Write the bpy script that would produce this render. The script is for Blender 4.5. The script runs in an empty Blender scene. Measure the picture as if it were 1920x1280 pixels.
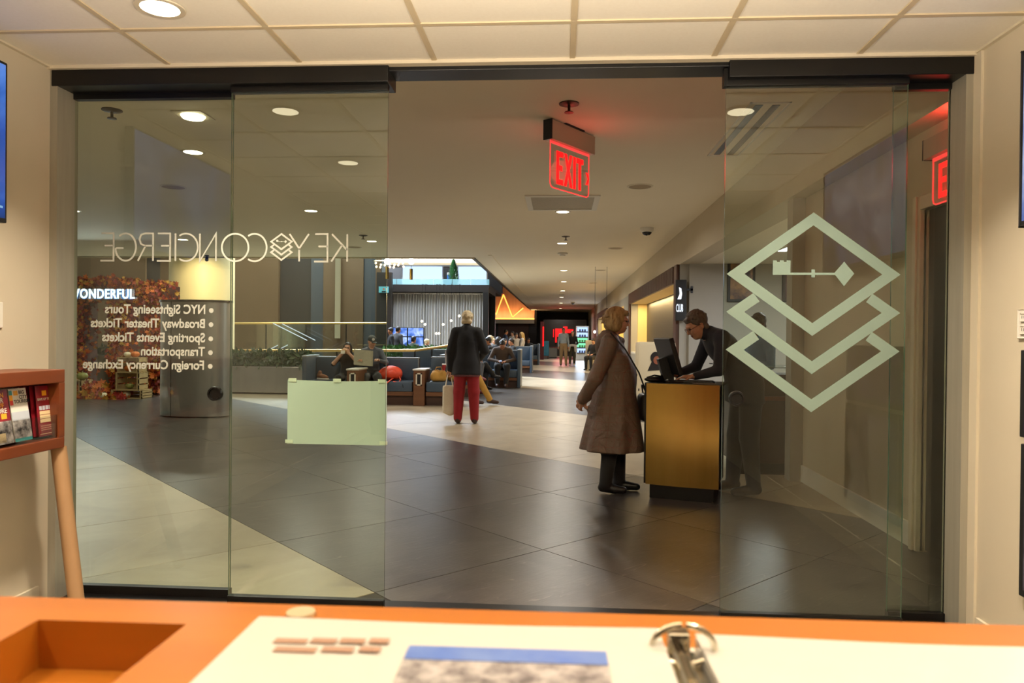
import bpy, bmesh, math, random
import numpy as np
from mathutils import Matrix, Vector

# ------------------------------------------------------------------ camera, world, exposure
FPX = 1370.0                                   # focal length in pixels of the 1920x1280 frame
YAW, PITCH, ROLL, EYE = math.radians(3.76), math.radians(-0.40), math.radians(0.56), 1.38
SC = bpy.context.scene
COL = SC.collection
RC = Matrix.Rotation(YAW, 3, 'Z') @ Matrix.Rotation(math.pi / 2 + PITCH, 3, 'X') @ Matrix.Rotation(ROLL, 3, 'Z')
cam_data = bpy.data.cameras.new('camera')
cam_data.sensor_width = 36.0
cam_data.lens = FPX / 1920.0 * 36.0
cam_data.clip_start = 0.02
cam_data.clip_end = 300.0
cam_data.dof.use_dof = True
cam_data.dof.focus_distance = 5.5
cam_data.dof.aperture_fstop = 8.0
cam = bpy.data.objects.new('camera', cam_data)
COL.objects.link(cam)
cam.matrix_world = Matrix.Translation((0, 0, EYE)) @ RC.to_4x4()
SC.camera = cam

world = bpy.data.worlds.new('world')
SC.world = world
world.use_nodes = True
world.node_tree.nodes['Background'].inputs[0].default_value = (0.55, 0.62, 0.75, 1)
world.node_tree.nodes['Background'].inputs[1].default_value = 0.02
SC.view_settings.view_transform = 'Standard'
SC.view_settings.look = 'None'
SC.view_settings.gamma = 1.0
SC.view_settings.use_curve_mapping = False
SC.view_settings.exposure = 0.1
SC.cycles.use_denoising = True
SC.cycles.max_bounces = 8
SC.cycles.diffuse_bounces = 4
SC.cycles.glossy_bounces = 4
SC.cycles.transmission_bounces = 6
SC.cycles.transparent_max_bounces = 16
SC.cycles.sample_clamp_indirect = 4.0
SC.cycles.blur_glossy = 0.5
SC.cycles.caustics_reflective = False
SC.cycles.caustics_refractive = False

SHOP_WARM = (1.0, 0.86, 0.67)
MALL_WARM = (1.0, 0.94, 0.84)
POWER_SHOP, POWER_MALL, POWER_SKY, POWER_UP = 28.0, 44.0, 7500.0, 100.0


def light(name, kind, loc, power, color, size=0.2, parent=None, spot=None, direction=None, size_y=None, blend=0.6):
    d = bpy.data.lights.new(name, kind)
    d.energy = power
    d.color = color
    if kind == 'AREA':
        d.shape = 'DISK' if size_y is None else 'RECTANGLE'
        d.size = size
        if size_y is not None:
            d.size_y = size_y
    else:
        d.shadow_soft_size = size
    if kind == 'SPOT':
        d.spot_size = spot or 2.2
        d.spot_blend = blend
    o = bpy.data.objects.new(name, d)
    COL.objects.link(o)
    o.location = loc
    if direction is not None:
        o.rotation_euler = Vector(direction).to_track_quat('-Z', 'Y').to_euler()
    if parent:
        o.parent = parent
    return o


def ray(u, v):
    return RC @ Vector(((u - 960) / FPX, -(v - 640) / FPX, -1.0))


def at(u, v, X=None, Y=None, Z=None):
    """photo pixel -> world point on the plane X=, Y= or Z="""
    d = ray(u, v)
    t = X / d.x if X is not None else Y / d.y if Y is not None else (Z - EYE) / d.z
    return Vector((0, 0, EYE)) + d * t


# ------------------------------------------------------------------ materials
def lin(c):
    c = c / 255.0
    return c / 12.92 if c <= 0.04045 else ((c + 0.055) / 1.055) ** 2.4


def rgb(c):
    if isinstance(c, str):
        c = tuple(int(c[i:i + 2], 16) for i in (0, 2, 4))
    return tuple(lin(x) for x in c[:3]) + (1.0,)


MATS = {}


def N(m, kind, loc=(0, 0), **kw):
    n = m.node_tree.nodes.new(kind)
    n.location = loc
    for k, v in kw.items():
        setattr(n, k, v)
    return n


def mat(name, color=(200, 200, 200), rough=0.5, metal=0.0, noise=None, color2=None, bump=None, emit=None, stretch=None,
        spec=0.5, alpha=None, detail=4.0, trans=None, sheen=None, coat=None):
    """noise=(scale, contrast): mixes color and color2; bump=(scale, strength); stretch: coordinate scale"""
    if name in MATS:
        return MATS[name]
    m = bpy.data.materials.new(name)
    m.use_nodes = True
    nt = m.node_tree
    b = nt.nodes['Principled BSDF']
    b.inputs['Base Color'].default_value = rgb(color)
    b.inputs['Roughness'].default_value = rough
    b.inputs['Metallic'].default_value = metal
    b.inputs['Specular IOR Level'].default_value = spec
    if sheen:
        b.inputs['Sheen Weight'].default_value = sheen
    if coat:
        b.inputs['Coat Weight'].default_value = coat
        b.inputs['Coat Roughness'].default_value = 0.1
    if alpha is not None:
        b.inputs['Alpha'].default_value = alpha
    if emit:
        b.inputs['Emission Color'].default_value = rgb(emit[0])
        b.inputs['Emission Strength'].default_value = emit[1]
    L = nt.links
    vec = None
    if noise or bump:
        tc = N(m, 'ShaderNodeTexCoord')
        mp = N(m, 'ShaderNodeMapping')
        if stretch:
            mp.inputs['Scale'].default_value = stretch
        L.new(tc.outputs['Object'], mp.inputs['Vector'])
        vec = mp.outputs['Vector']
    if noise:
        nz = N(m, 'ShaderNodeTexNoise')
        nz.inputs['Scale'].default_value = noise[0]
        nz.inputs['Detail'].default_value = detail
        nz.inputs['Roughness'].default_value = 0.6
        L.new(vec, nz.inputs['Vector'])
        mr = N(m, 'ShaderNodeMapRange')
        mr.inputs['From Min'].default_value = 0.5 - noise[1]
        mr.inputs['From Max'].default_value = 0.5 + noise[1]
        L.new(nz.outputs['Fac'], mr.inputs['Value'])
        mx = N(m, 'ShaderNodeMix', data_type='RGBA')
        mx.inputs['A'].default_value = rgb(color)
        mx.inputs['B'].default_value = rgb(color2 or tuple(x * 0.8 for x in (color if not isinstance(color, str) else [int(color[i:i + 2], 16) for i in (0, 2, 4)])))
        L.new(mr.outputs['Result'], mx.inputs['Factor'])
        L.new(mx.outputs['Result'], b.inputs['Base Color'])
    if bump:
        nb = N(m, 'ShaderNodeTexNoise')
        nb.inputs['Scale'].default_value = bump[0]
        nb.inputs['Detail'].default_value = detail
        L.new(vec, nb.inputs['Vector'])
        bp = N(m, 'ShaderNodeBump')
        bp.inputs['Strength'].default_value = bump[1]
        bp.inputs['Distance'].default_value = 0.01
        L.new(nb.outputs['Fac'], bp.inputs['Height'])
        L.new(bp.outputs['Normal'], b.inputs['Normal'])
    MATS[name] = m
    return m


def glass_mat(name, tint, refl_scale=1.0):
    """thin architectural glass: tinted see-through plus mirror reflection growing at grazing angles"""
    if name in MATS:
        return MATS[name]
    m = bpy.data.materials.new(name)
    m.use_nodes = True
    nt = m.node_tree
    nt.nodes.remove(nt.nodes['Principled BSDF'])
    out = nt.nodes['Material Output']
    tr = N(m, 'ShaderNodeBsdfTransparent')
    tr.inputs[0].default_value = (*tint, 1)
    gl = N(m, 'ShaderNodeBsdfGlossy')
    gl.inputs['Roughness'].default_value = 0.0
    gl.inputs['Color'].default_value = (0.96, 1.0, 0.97, 1)
    lw = N(m, 'ShaderNodeLayerWeight')
    pw = N(m, 'ShaderNodeMath', operation='POWER')
    pw.inputs[1].default_value = 5.0
    nt.links.new(lw.outputs['Facing'], pw.inputs[0])
    fr = N(m, 'ShaderNodeMath', operation='MULTIPLY_ADD')
    fr.inputs[1].default_value, fr.inputs[2].default_value = 0.93, 0.07
    nt.links.new(pw.outputs[0], fr.inputs[0])
    mul = N(m, 'ShaderNodeMath', operation='MULTIPLY')
    mul.inputs[1].default_value = refl_scale
    mx = N(m, 'ShaderNodeMixShader')
    nt.links.new(fr.outputs[0], mul.inputs[0])
    nt.links.new(mul.outputs[0], mx.inputs[0])
    nt.links.new(tr.outputs[0], mx.inputs[1])
    nt.links.new(gl.outputs[0], mx.inputs[2])
    nt.links.new(mx.outputs[0], out.inputs[0])
    MATS[name] = m
    return m


def emat(name, color, strength):
    return mat(name, (20, 20, 20), 0.4, emit=(color, strength))


# ------------------------------------------------------------------ mesh helpers
class MB:
    """collects shapes into ONE mesh"""

    def __init__(self):
        self.v, self.f, self.mi, self.m = [], [], [], Matrix.Identity(4)

    def add(self, vs, fs, mi=0):
        o = len(self.v)
        self.v += [tuple(self.m @ Vector(p)) for p in vs]
        self.f += [tuple(i + o for i in q) for q in fs]
        self.mi += [mi] * len(fs)
        return self

    def box(self, lo, hi, mi=0, M=None, bev=0.0):
        x0, y0, z0 = lo
        x1, y1, z1 = hi
        if bev > 0:
            bm = bmesh.new()
            bmesh.ops.create_cube(bm, size=1.0)
            for v in bm.verts:
                v.co = Vector(((x0 + x1) / 2 + v.co.x * (x1 - x0), (y0 + y1) / 2 + v.co.y * (y1 - y0), (z0 + z1) / 2 + v.co.z * (z1 - z0)))
            bmesh.ops.bevel(bm, geom=bm.edges[:], offset=bev, segments=2, affect='EDGES', profile=0.6)
            vs = [v.co.copy() for v in bm.verts]
            bm.verts.index_update()
            fs = [[v.index for v in q.verts] for q in bm.faces]
            bm.free()
        else:
            vs = [Vector(p) for p in ((x0, y0, z0), (x1, y0, z0), (x1, y1, z0), (x0, y1, z0), (x0, y0, z1), (x1, y0, z1), (x1, y1, z1), (x0, y1, z1))]
            fs = [(0, 3, 2, 1), (4, 5, 6, 7), (0, 1, 5, 4), (1, 2, 6, 5), (2, 3, 7, 6), (3, 0, 4, 7)]
        if M is not None:
            vs = [M @ v for v in vs]
        return self.add(vs, fs, mi)

    def tube(self, pts, r, n=10, mi=0, caps=True, flat=1.0, closed=False):
        """pipe along points; r a number or one radius per point"""
        pts = [Vector(p) for p in pts]
        k = len(pts)
        rs = r if isinstance(r, (list, tuple)) else [r] * k
        vs, fs = [], []
        up = None
        for i, p in enumerate(pts):
            if closed:
                t = (pts[(i + 1) % k] - pts[i - 1]).normalized()
            else:
                t = (pts[min(i + 1, k - 1)] - pts[max(i - 1, 0)]).normalized()
            if up is None:
                up = Vector((0, 0, 1)) if abs(t.z) < 0.9 else Vector((1, 0, 0))
            a = t.cross(up)
            if a.length < 1e-6:
                a = t.orthogonal()
            a.normalize()
            b = a.cross(t).normalized()
            up = b
            for j in range(n):
                an = 2 * math.pi * j / n
                vs.append(p + a * math.cos(an) * rs[i] + b * math.sin(an) * rs[i] * flat)
        for i in range(k if closed else k - 1):
            for j in range(n):
                fs.append((i * n + j, i * n + (j + 1) % n, ((i + 1) % k) * n + (j + 1) % n, ((i + 1) % k) * n + j))
        if caps and not closed:
            fs.append(tuple(range(n - 1, -1, -1)))
            fs.append(tuple((k - 1) * n + j for j in range(n)))
        return self.add(vs, fs, mi)

    def lathe(self, prof, c=(0, 0, 0), n=24, mi=0, axis='Z', sx=1.0, sy=1.0):
        """profile of (radius, height) turned round an axis through c"""
        c = Vector(c)
        vs, fs = [], []
        for r, h in prof:
            for j in range(n):
                a = 2 * math.pi * j / n
                x, y = r * math.cos(a) * sx, r * math.sin(a) * sy
                vs.append(c + (Vector((x, y, h)) if axis == 'Z' else Vector((x, -h, y)) if axis == 'Y' else Vector((h, x, y))))
        for i in range(len(prof) - 1):
            for j in range(n):
                fs.append((i * n + j, i * n + (j + 1) % n, (i + 1) * n + (j + 1) % n, (i + 1) * n + j))
        if prof[0][0] > 1e-6:
            fs.append(tuple(range(n - 1, -1, -1)))
        if prof[-1][0] > 1e-6:
            fs.append(tuple((len(prof) - 1) * n + j for j in range(n)))
        return self.add(vs, fs, mi)

    def prism(self, poly, t, mi=0, M=None):
        """polygon in XY extruded 0..t in Z, then M"""
        k = len(poly)
        vs = [Vector((x, y, 0)) for x, y in poly] + [Vector((x, y, t)) for x, y in poly]
        fs = [tuple(range(k - 1, -1, -1)), tuple(range(k, 2 * k))] + [(i, (i + 1) % k, (i + 1) % k + k, i + k) for i in range(k)]
        if M is not None:
            vs = [M @ v for v in vs]
        return self.add(vs, fs, mi)

    def quad(self, a, b, c, d, mi=0):
        return self.add([a, b, c, d], [(0, 1, 2, 3)], mi)

    def grid(self, fn, nu, nv, mi=0, thick=0.0):
        """surface fn(u, v), u and v in 0..1"""
        vs = [Vector(fn(i / nu, j / nv)) for j in range(nv + 1) for i in range(nu + 1)]
        fs = [(j * (nu + 1) + i, j * (nu + 1) + i + 1, (j + 1) * (nu + 1) + i + 1, (j + 1) * (nu + 1) + i) for j in range(nv) for i in range(nu)]
        return self.add(vs, fs, mi)

    def stroke(self, pts, w, t=0.002, mi=0, closed=False):
        """flat mitred ribbon in XZ (letters on a pane), thickness t towards -Y"""
        P = [Vector((p[0], p[1])) for p in pts]
        k = len(P)
        L, Rr = [], []
        for i in range(k):
            if closed:
                d0, d1 = (P[i] - P[i - 1]).normalized(), (P[(i + 1) % k] - P[i]).normalized()
            else:
                d0 = (P[i] - P[i - 1]).normalized() if i else (P[1] - P[0]).normalized()
                d1 = (P[i + 1] - P[i]).normalized() if i < k - 1 else d0
            n0, n1 = Vector((-d0.y, d0.x)), Vector((-d1.y, d1.x))
            mt = (n0 + n1)
            mt = mt.normalized() if mt.length > 1e-6 else n0
            s = min(3.0, 1.0 / max(0.2, mt.dot(n0)))
            L.append(P[i] + mt * w / 2 * s)
            Rr.append(P[i] - mt * w / 2 * s)
        for i in range(k if closed else k - 1):
            j = (i + 1) % k
            q = [L[i], Rr[i], Rr[j], L[j]]
            vs = [(p.x, 0, p.y) for p in q] + [(p.x, -t, p.y) for p in q]
            self.add(vs, [(0, 1, 2, 3), (7, 6, 5, 4), (0, 4, 5, 1), (1, 5, 6, 2), (2, 6, 7, 3), (3, 7, 4, 0)], mi)
        return self

    def mesh(self, name, mats, smooth=False):
        me = bpy.data.meshes.new(name)
        me.from_pydata(self.v, [], self.f)
        for m in (mats if isinstance(mats, (list, tuple)) else [mats]):
            me.materials.append(m)
        if max(self.mi, default=0) > 0:
            me.polygons.foreach_set('material_index', self.mi)
        bm = bmesh.new()
        bm.from_mesh(me)
        bmesh.ops.recalc_face_normals(bm, faces=bm.faces)
        bm.to_mesh(me)
        bm.free()
        if smooth:
            me.polygons.foreach_set('use_smooth', [True] * len(me.polygons))
            if smooth != 'all':
                me.set_sharp_from_angle(angle=math.radians(40))
        me.update()
        return me

    def build(self, name, mats, parent=None, smooth=False, **tags):
        return link(name, self.mesh(name, mats, smooth), parent, **tags)


def link(name, me, parent=None, loc=None, rz=None, **tags):
    o = bpy.data.objects.new(name, me)
    COL.objects.link(o)
    if parent:
        o.parent = parent
    if loc is not None:
        o.location = loc
    if rz is not None:
        o.rotation_euler = (0, 0, rz)
    for k, v in tags.items():
        if v:
            o[k] = v
    return o


def thing(name, label, cat, loc=(0, 0, 0), rz=0.0, group=None, kind=None):
    o = link(name, None, loc=loc, rz=rz, label=label, category=cat, group=group, kind=kind)
    o.empty_display_size = 0.1
    return o


def struct(name, mb, mats, parent=None, smooth=False, label=None):
    o = mb.build(name, mats, parent, smooth)
    if parent is None:
        o['kind'] = 'structure'
        if label:
            o['label'] = label
    return o


def copy_tree(o, parent=None, **tags):
    c = o.copy()
    COL.objects.link(c)
    if parent is not None:
        c.parent = parent
    for k, v in tags.items():
        c[k] = v
    for ch in list(o.children):
        copy_tree(ch, c)
    return c


def text_mesh(body, size, mirror=False, bold=0.0, depth=0.001, align='LEFT', squeeze=1.0, space=1.0):
    """letters as a mesh standing in XZ, facing -Y"""
    cu = bpy.data.curves.new('lettering', 'FONT')
    cu.body = body
    cu.size = size
    cu.extrude = depth
    cu.offset = bold
    cu.align_x = align
    cu.space_character = space
    cu.resolution_u = 4
    ob = bpy.data.objects.new('lettering', cu)
    COL.objects.link(ob)
    dg = bpy.context.evaluated_depsgraph_get()
    me = bpy.data.meshes.new_from_object(ob.evaluated_get(dg))
    bpy.data.objects.remove(ob)
    M = Matrix.Rotation(math.pi / 2, 4, 'X') @ Matrix.Diagonal((squeeze, 1, 1, 1))
    if mirror:
        M = Matrix.Diagonal((-1, 1, 1, 1)) @ M
    me.transform(M)
    if mirror:
        me.flip_normals()
    return me


def text(name, body, size, material, parent=None, loc=(0, 0, 0), rot=(0, 0, 0), label=None, **kw):
    me = text_mesh(body, size, **kw)
    me.materials.clear()
    me.materials.append(material)
    o = link(name, me, parent, loc=loc)
    o.rotation_euler = rot
    if label:
        o['label'] = label
    return o


def T(x, y, z):
    return Matrix.Translation((x, y, z))


def RZ(a):
    return Matrix.Rotation(a, 4, 'Z')


def RX(a):
    return Matrix.Rotation(a, 4, 'X')


def RY(a):
    return Matrix.Rotation(a, 4, 'Y')


# ------------------------------------------------------------------ figures: one continuous surface grown round a skeleton
def nets(d, org, vox):
    s = d < 0
    nx, ny, nz = (k - 1 for k in d.shape)
    cnt = np.zeros((nx, ny, nz), np.int8)
    for a in (0, 1):
        for b in (0, 1):
            for c in (0, 1):
                cnt += s[a:a + nx, b:b + ny, c:c + nz]
    act = (cnt > 0) & (cnt < 8)
    idx = np.full((nx, ny, nz), -1, np.int64)
    I, J, K = np.nonzero(act)
    n = len(I)
    idx[I, J, K] = np.arange(n)
    acc, num = np.zeros((n, 3)), np.zeros(n)
    for ax in range(3):
        o1, o2 = [q for q in range(3) if q != ax]
        for a in (0, 1):
            for b in (0, 1):
                o = [0, 0, 0]
                o[o1], o[o2] = a, b
                e = list(o)
                e[ax] = 1
                d0 = d[I + o[0], J + o[1], K + o[2]]
                d1 = d[I + e[0], J + e[1], K + e[2]]
                cr = (d0 < 0) != (d1 < 0)
                t = np.where(cr, d0 / np.where(cr, d0 - d1, 1), 0)
                p = np.tile(np.array(o, float), (n, 1))
                p[:, ax] += t
                acc += p * cr[:, None]
                num += cr
    V = (acc / num[:, None] + np.stack([I, J, K], 1)) * vox + org
    F = []
    for ax in range(3):
        o1, o2 = (ax + 1) % 3, (ax + 2) % 3
        lo = [slice(None)] * 3
        hi = [slice(None)] * 3
        lo[ax], hi[ax] = slice(0, -1), slice(1, None)
        ch = s[tuple(lo)] != s[tuple(hi)]
        q = np.stack(np.nonzero(ch), 1)
        lim = np.array([nx, ny, nz])
        q = q[(q[:, o1] > 0) & (q[:, o2] > 0) & (q[:, o1] < lim[o1]) & (q[:, o2] < lim[o2])]
        ins = s[q[:, 0], q[:, 1], q[:, 2]]
        def cell(da, db):
            r = q.copy()
            r[:, o1] += da
            r[:, o2] += db
            return idx[r[:, 0], r[:, 1], r[:, 2]]
        f = np.stack([cell(-1, -1), cell(0, -1), cell(0, 0), cell(-1, 0)], 1)
        f[~ins] = f[~ins][:, ::-1]
        F.append(f)
    F = np.concatenate(F)
    return V, F[(F >= 0).all(1)]


class Fig:
    """soft union of tapered limbs, ellipsoids and cloth bells"""

    def __init__(self):
        self.p = []

    def cone(self, a, b, ra, rb, tag=0, k=0.025):
        a, b = np.array(a, float), np.array(b, float)
        r = max(ra, rb)
        self.p.append(('c', (a, b, ra, rb), tag, k, np.minimum(a, b) - r, np.maximum(a, b) + r, 1))
        return self

    def ell(self, c, r, tag=0, k=0.02, R=None, op=1):
        c, r = np.array(c, float), np.array(r, float)
        m = r.max()
        self.p.append(('e', (c, r, None if R is None else np.array(R)), tag, k, c - m, c + m, op))
        return self

    def box(self, c, r, tag=0, k=0.0, R=None, op=1, rnd=0.0):
        c, r = np.array(c, float), np.array(r, float)
        m = np.linalg.norm(r)
        self.p.append(('b', (c, r, None if R is None else np.array(R), rnd), tag, k, c - m, c + m, op))
        return self

    def bell(self, c0, a0, c1, a1, tag=0, k=0.01, amp=0.0, n=9, ph=0.0):
        """cloth bell from top (c0, radii a0) down to hem (c1, radii a1) with folds growing to the hem"""
        c0, c1 = np.array(c0, float), np.array(c1, float)
        m = max(*a0, *a1) * (1 + amp * 2)
        lo = np.array([min(c0[0], c1[0]) - m, min(c0[1], c1[1]) - m, c1[2] - 0.02])
        hi = np.array([max(c0[0], c1[0]) + m, max(c0[1], c1[1]) + m, c0[2] + 0.02])
        self.p.append(('s', (c0, a0, c1, a1, amp, n, ph), tag, k, lo, hi, 1))
        return self

    @staticmethod
    def dist(kind, P, X):
        if kind == 'c':
            a, b, ra, rb = P
            ba = b - a
            L = float(ba @ ba) + 1e-12
            q = X - a
            t = np.clip((q @ ba) / L, 0, 1)
            return np.linalg.norm(q - t[..., None] * ba, axis=-1) - (ra + (rb - ra) * t)
        if kind == 'e':
            c, r, R = P
            q = X - c
            if R is not None:
                q = q @ R
            k0 = np.linalg.norm(q / r, axis=-1)
            k1 = np.linalg.norm(q / (r * r), axis=-1) + 1e-9
            return np.where(k0 < 1e-6, -r.min(), k0 * (k0 - 1) / k1)
        if kind == 'b':
            c, r, R, rnd = P
            q = X - c
            if R is not None:
                q = q @ R
            q = np.abs(q) - (r - rnd)
            return np.linalg.norm(np.maximum(q, 0), axis=-1) + np.minimum(q.max(-1), 0) - rnd
        c0, a0, c1, a1, amp, n, ph = P
        t = np.clip((c0[2] - X[..., 2]) / (c0[2] - c1[2]), 0, 1)
        x = X[..., 0] - (c0[0] + (c1[0] - c0[0]) * t)
        y = X[..., 1] - (c0[1] + (c1[1] - c0[1]) * t)
        ax, ay = a0[0] + (a1[0] - a0[0]) * t, a0[1] + (a1[1] - a0[1]) * t
        th = np.arctan2(y / ay, x / ax)
        q = np.hypot(x / ax, y / ay)
        fold = 1 + amp * t * (np.sin(n * th + ph + 2.2 * t) + 0.5 * np.sin((2 * n - 3) * th + 1.7 * ph))
        d = (q - fold) * np.minimum(ax, ay)
        return np.maximum(d, np.maximum(c1[2] - X[..., 2], X[..., 2] - c0[2]))

    def mesh(self, name, mats, vox=0.01):
        add = [p for p in self.p if p[6] == 1]
        lo = np.min([p[4] for p in add], 0) - 4 * vox
        hi = np.max([p[5] for p in add], 0) + 4 * vox
        n = np.ceil((hi - lo) / vox).astype(int) + 1
        d = np.full(n, 1.0, np.float32)
        ax = [lo[i] + vox * np.arange(n[i]) for i in range(3)]
        for kind, P, tag, k, b0, b1, op in self.p:
            pad = k + 3 * vox
            i0 = np.maximum(np.floor((b0 - pad - lo) / vox).astype(int), 0)
            i1 = np.minimum(np.ceil((b1 + pad - lo) / vox).astype(int) + 1, n)
            if (i1 <= i0).any():
                continue
            X = np.stack(np.meshgrid(*(ax[i][i0[i]:i1[i]] for i in range(3)), indexing='ij'), -1)
            v = self.dist(kind, P, X)
            s = tuple(slice(i0[i], i1[i]) for i in range(3))
            if op < 0:
                d[s] = np.maximum(d[s], -v)
            elif k > 1e-5:
                h = np.maximum(k - np.abs(d[s] - v), 0) / k
                d[s] = np.minimum(d[s], v) - h * h * k * 0.25
            else:
                d[s] = np.minimum(d[s], v)
        V, F = nets(d, lo, vox)
        E0, E1 = np.concatenate([F[:, 0], F[:, 1], F[:, 2], F[:, 3]]), np.concatenate([F[:, 1], F[:, 2], F[:, 3], F[:, 0]])
        cnt = np.bincount(E0, minlength=len(V)) + np.bincount(E1, minlength=len(V)) + 1e-9
        for lam in (.5, .5, .4):
            A = np.stack([np.bincount(E0, V[E1, i], len(V)) + np.bincount(E1, V[E0, i], len(V)) for i in range(3)], 1)
            V = V + lam * (A / cnt[:, None] - V)
        me = bpy.data.meshes.new(name)
        me.from_pydata(V.tolist(), [], F.tolist())
        for m in mats:
            me.materials.append(m)
        if len(mats) > 1:
            C = V[F].mean(1)
            best, bt = np.full(len(C), 9.0), np.zeros(len(C), np.int32)
            for kind, P, tag, k, b0, b1, op in add:
                v = self.dist(kind, P, C)
                w = v < best
                best = np.where(w, v, best)
                bt = np.where(w, tag, bt)
            me.polygons.foreach_set('material_index', bt)
        me.polygons.foreach_set('use_smooth', [True] * len(me.polygons))
        me.update()
        return me


def V3(*a):
    return np.array(a, float)


STAND = dict(pelvis=(0, 0, .97), waist=(0, -.005, 1.12), chest=(0, .005, 1.31), neck=(0, .015, 1.49), head=(0, -.02, 1.635),
             shL=(.172, .015, 1.43), shR=(-.172, .015, 1.43), elL=(.225, .03, 1.15), elR=(-.225, .03, 1.15), wrL=(.235, -.03, .90), wrR=(-.235, -.03, .90),
             hipL=(.09, 0, .92), hipR=(-.09, 0, .92), knL=(.10, -.015, .50), knR=(-.10, -.015, .50), anL=(.11, .02, .09), anR=(-.11, .02, .09))
SIT = dict(pelvis=(0, 0, .57), waist=(0, .02, .70), chest=(0, .04, .90), neck=(0, .05, 1.08), head=(0, .01, 1.225),
           shL=(.172, .05, 1.02), shR=(-.172, .05, 1.02), elL=(.24, -.02, .76), elR=(-.24, -.02, .76), wrL=(.10, -.24, .68), wrR=(-.10, -.24, .68),
           hipL=(.095, -.02, .54), hipR=(-.095, -.02, .54), knL=(.12, -.44, .53), knR=(-.12, -.44, .53), anL=(.12, -.42, .09), anR=(-.12, -.42, .09))


def euler(yaw=0.0, pitch=0.0, roll=0.0):
    """yaw to the figure's left, pitch nods down"""
    return np.array(Matrix.Rotation(yaw, 3, 'Z') @ Matrix.Rotation(pitch, 3, 'X') @ Matrix.Rotation(roll, 3, 'Y'))


def hand(F, w, d, n, side, s, curl, vox, tag=0):
    """palm, four fingers of unequal length bending to the palm normal n, thumb from the side of the palm"""
    d = d / np.linalg.norm(d)
    n = n - d * (n @ d)
    n = n / (np.linalg.norm(n) + 1e-9)
    c = np.cross(d, n) * side
    pe = w + d * .085 * s
    F.cone(w + c * .012 * s, pe + c * .022 * s, .021 * s, .017 * s, tag, .012)
    F.cone(w - c * .012 * s, pe - c * .022 * s, .021 * s, .016 * s, tag, .012)
    if vox > 0.0115:
        F.cone(pe, pe + d * .045 * s + n * .03 * s * curl, .022 * s, .016 * s, tag, .01)
        F.cone(w + c * .03 * s + d * .03 * s, w + c * .05 * s + d * .075 * s + n * .02 * s, .012 * s, .011 * s, tag, .01)
        return
    for i, (o, L) in enumerate(((.030, .072), (.010, .080), (-.010, .074), (-.029, .058))):
        b = pe + c * o * s
        m = b + (d * math.cos(curl * .7) + n * math.sin(curl * .7)) * L * .5 * s + c * o * .12 * s
        e = m + (d * math.cos(curl * 1.7) + n * math.sin(curl * 1.7)) * L * .5 * s
        F.cone(b, m, .0095 * s, .009 * s, tag, .005)
        F.cone(m, e, .009 * s, .008 * s, tag, .003)
    b = w + c * .03 * s + d * .025 * s
    m = b + (c * .6 + d * .7 + n * .35) * .042 * s
    F.cone(b, m, .013 * s, .011 * s, tag, .01)
    F.cone(m, m + (d * .9 + n * .5 + c * .05) * .032 * s, .0105 * s, .009 * s, tag, .003)


def head_prims(F, c, R, s, tag=0, eye=4, lip=5, vox=0.01, jaw=1.0):
    def w(x, y, z):
        return c + R @ (V3(x, y, z) * s)
    F.ell(w(0, .012, .03), V3(.073, .093, .088) * s, tag, .02, R)
    F.ell(w(0, -.022, -.03), V3(.060 * jaw, .070, .088) * s, tag, .02, R)
    F.ell(w(0, -.052, -.083), V3(.036 * jaw, .034, .026) * s, tag, .02, R)
    F.cone(w(0, -.088, .012), w(0, -.106, -.026), .010 * s, .0135 * s, tag, .012)
    F.ell(w(0, -.082, .028), V3(.048, .016, .010) * s, tag, .012, R)
    for q in (-1, 1):
        F.ell(w(q * .074, .012, -.012), V3(.011, .019, .031) * s, tag, .006, R)
        F.ell(w(q * .040, -.066, -.022), V3(.022, .022, .02) * s, tag, .015, R)
        if vox < 0.013:
            F.ell(w(q * .030, -.0865, .006), V3(.013, .007, .0065) * s, eye, 0, R)
    if vox < 0.013:
        F.ell(w(0, -.092, -.060), V3(.024, .008, .007) * s, lip, 0, R)


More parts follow.
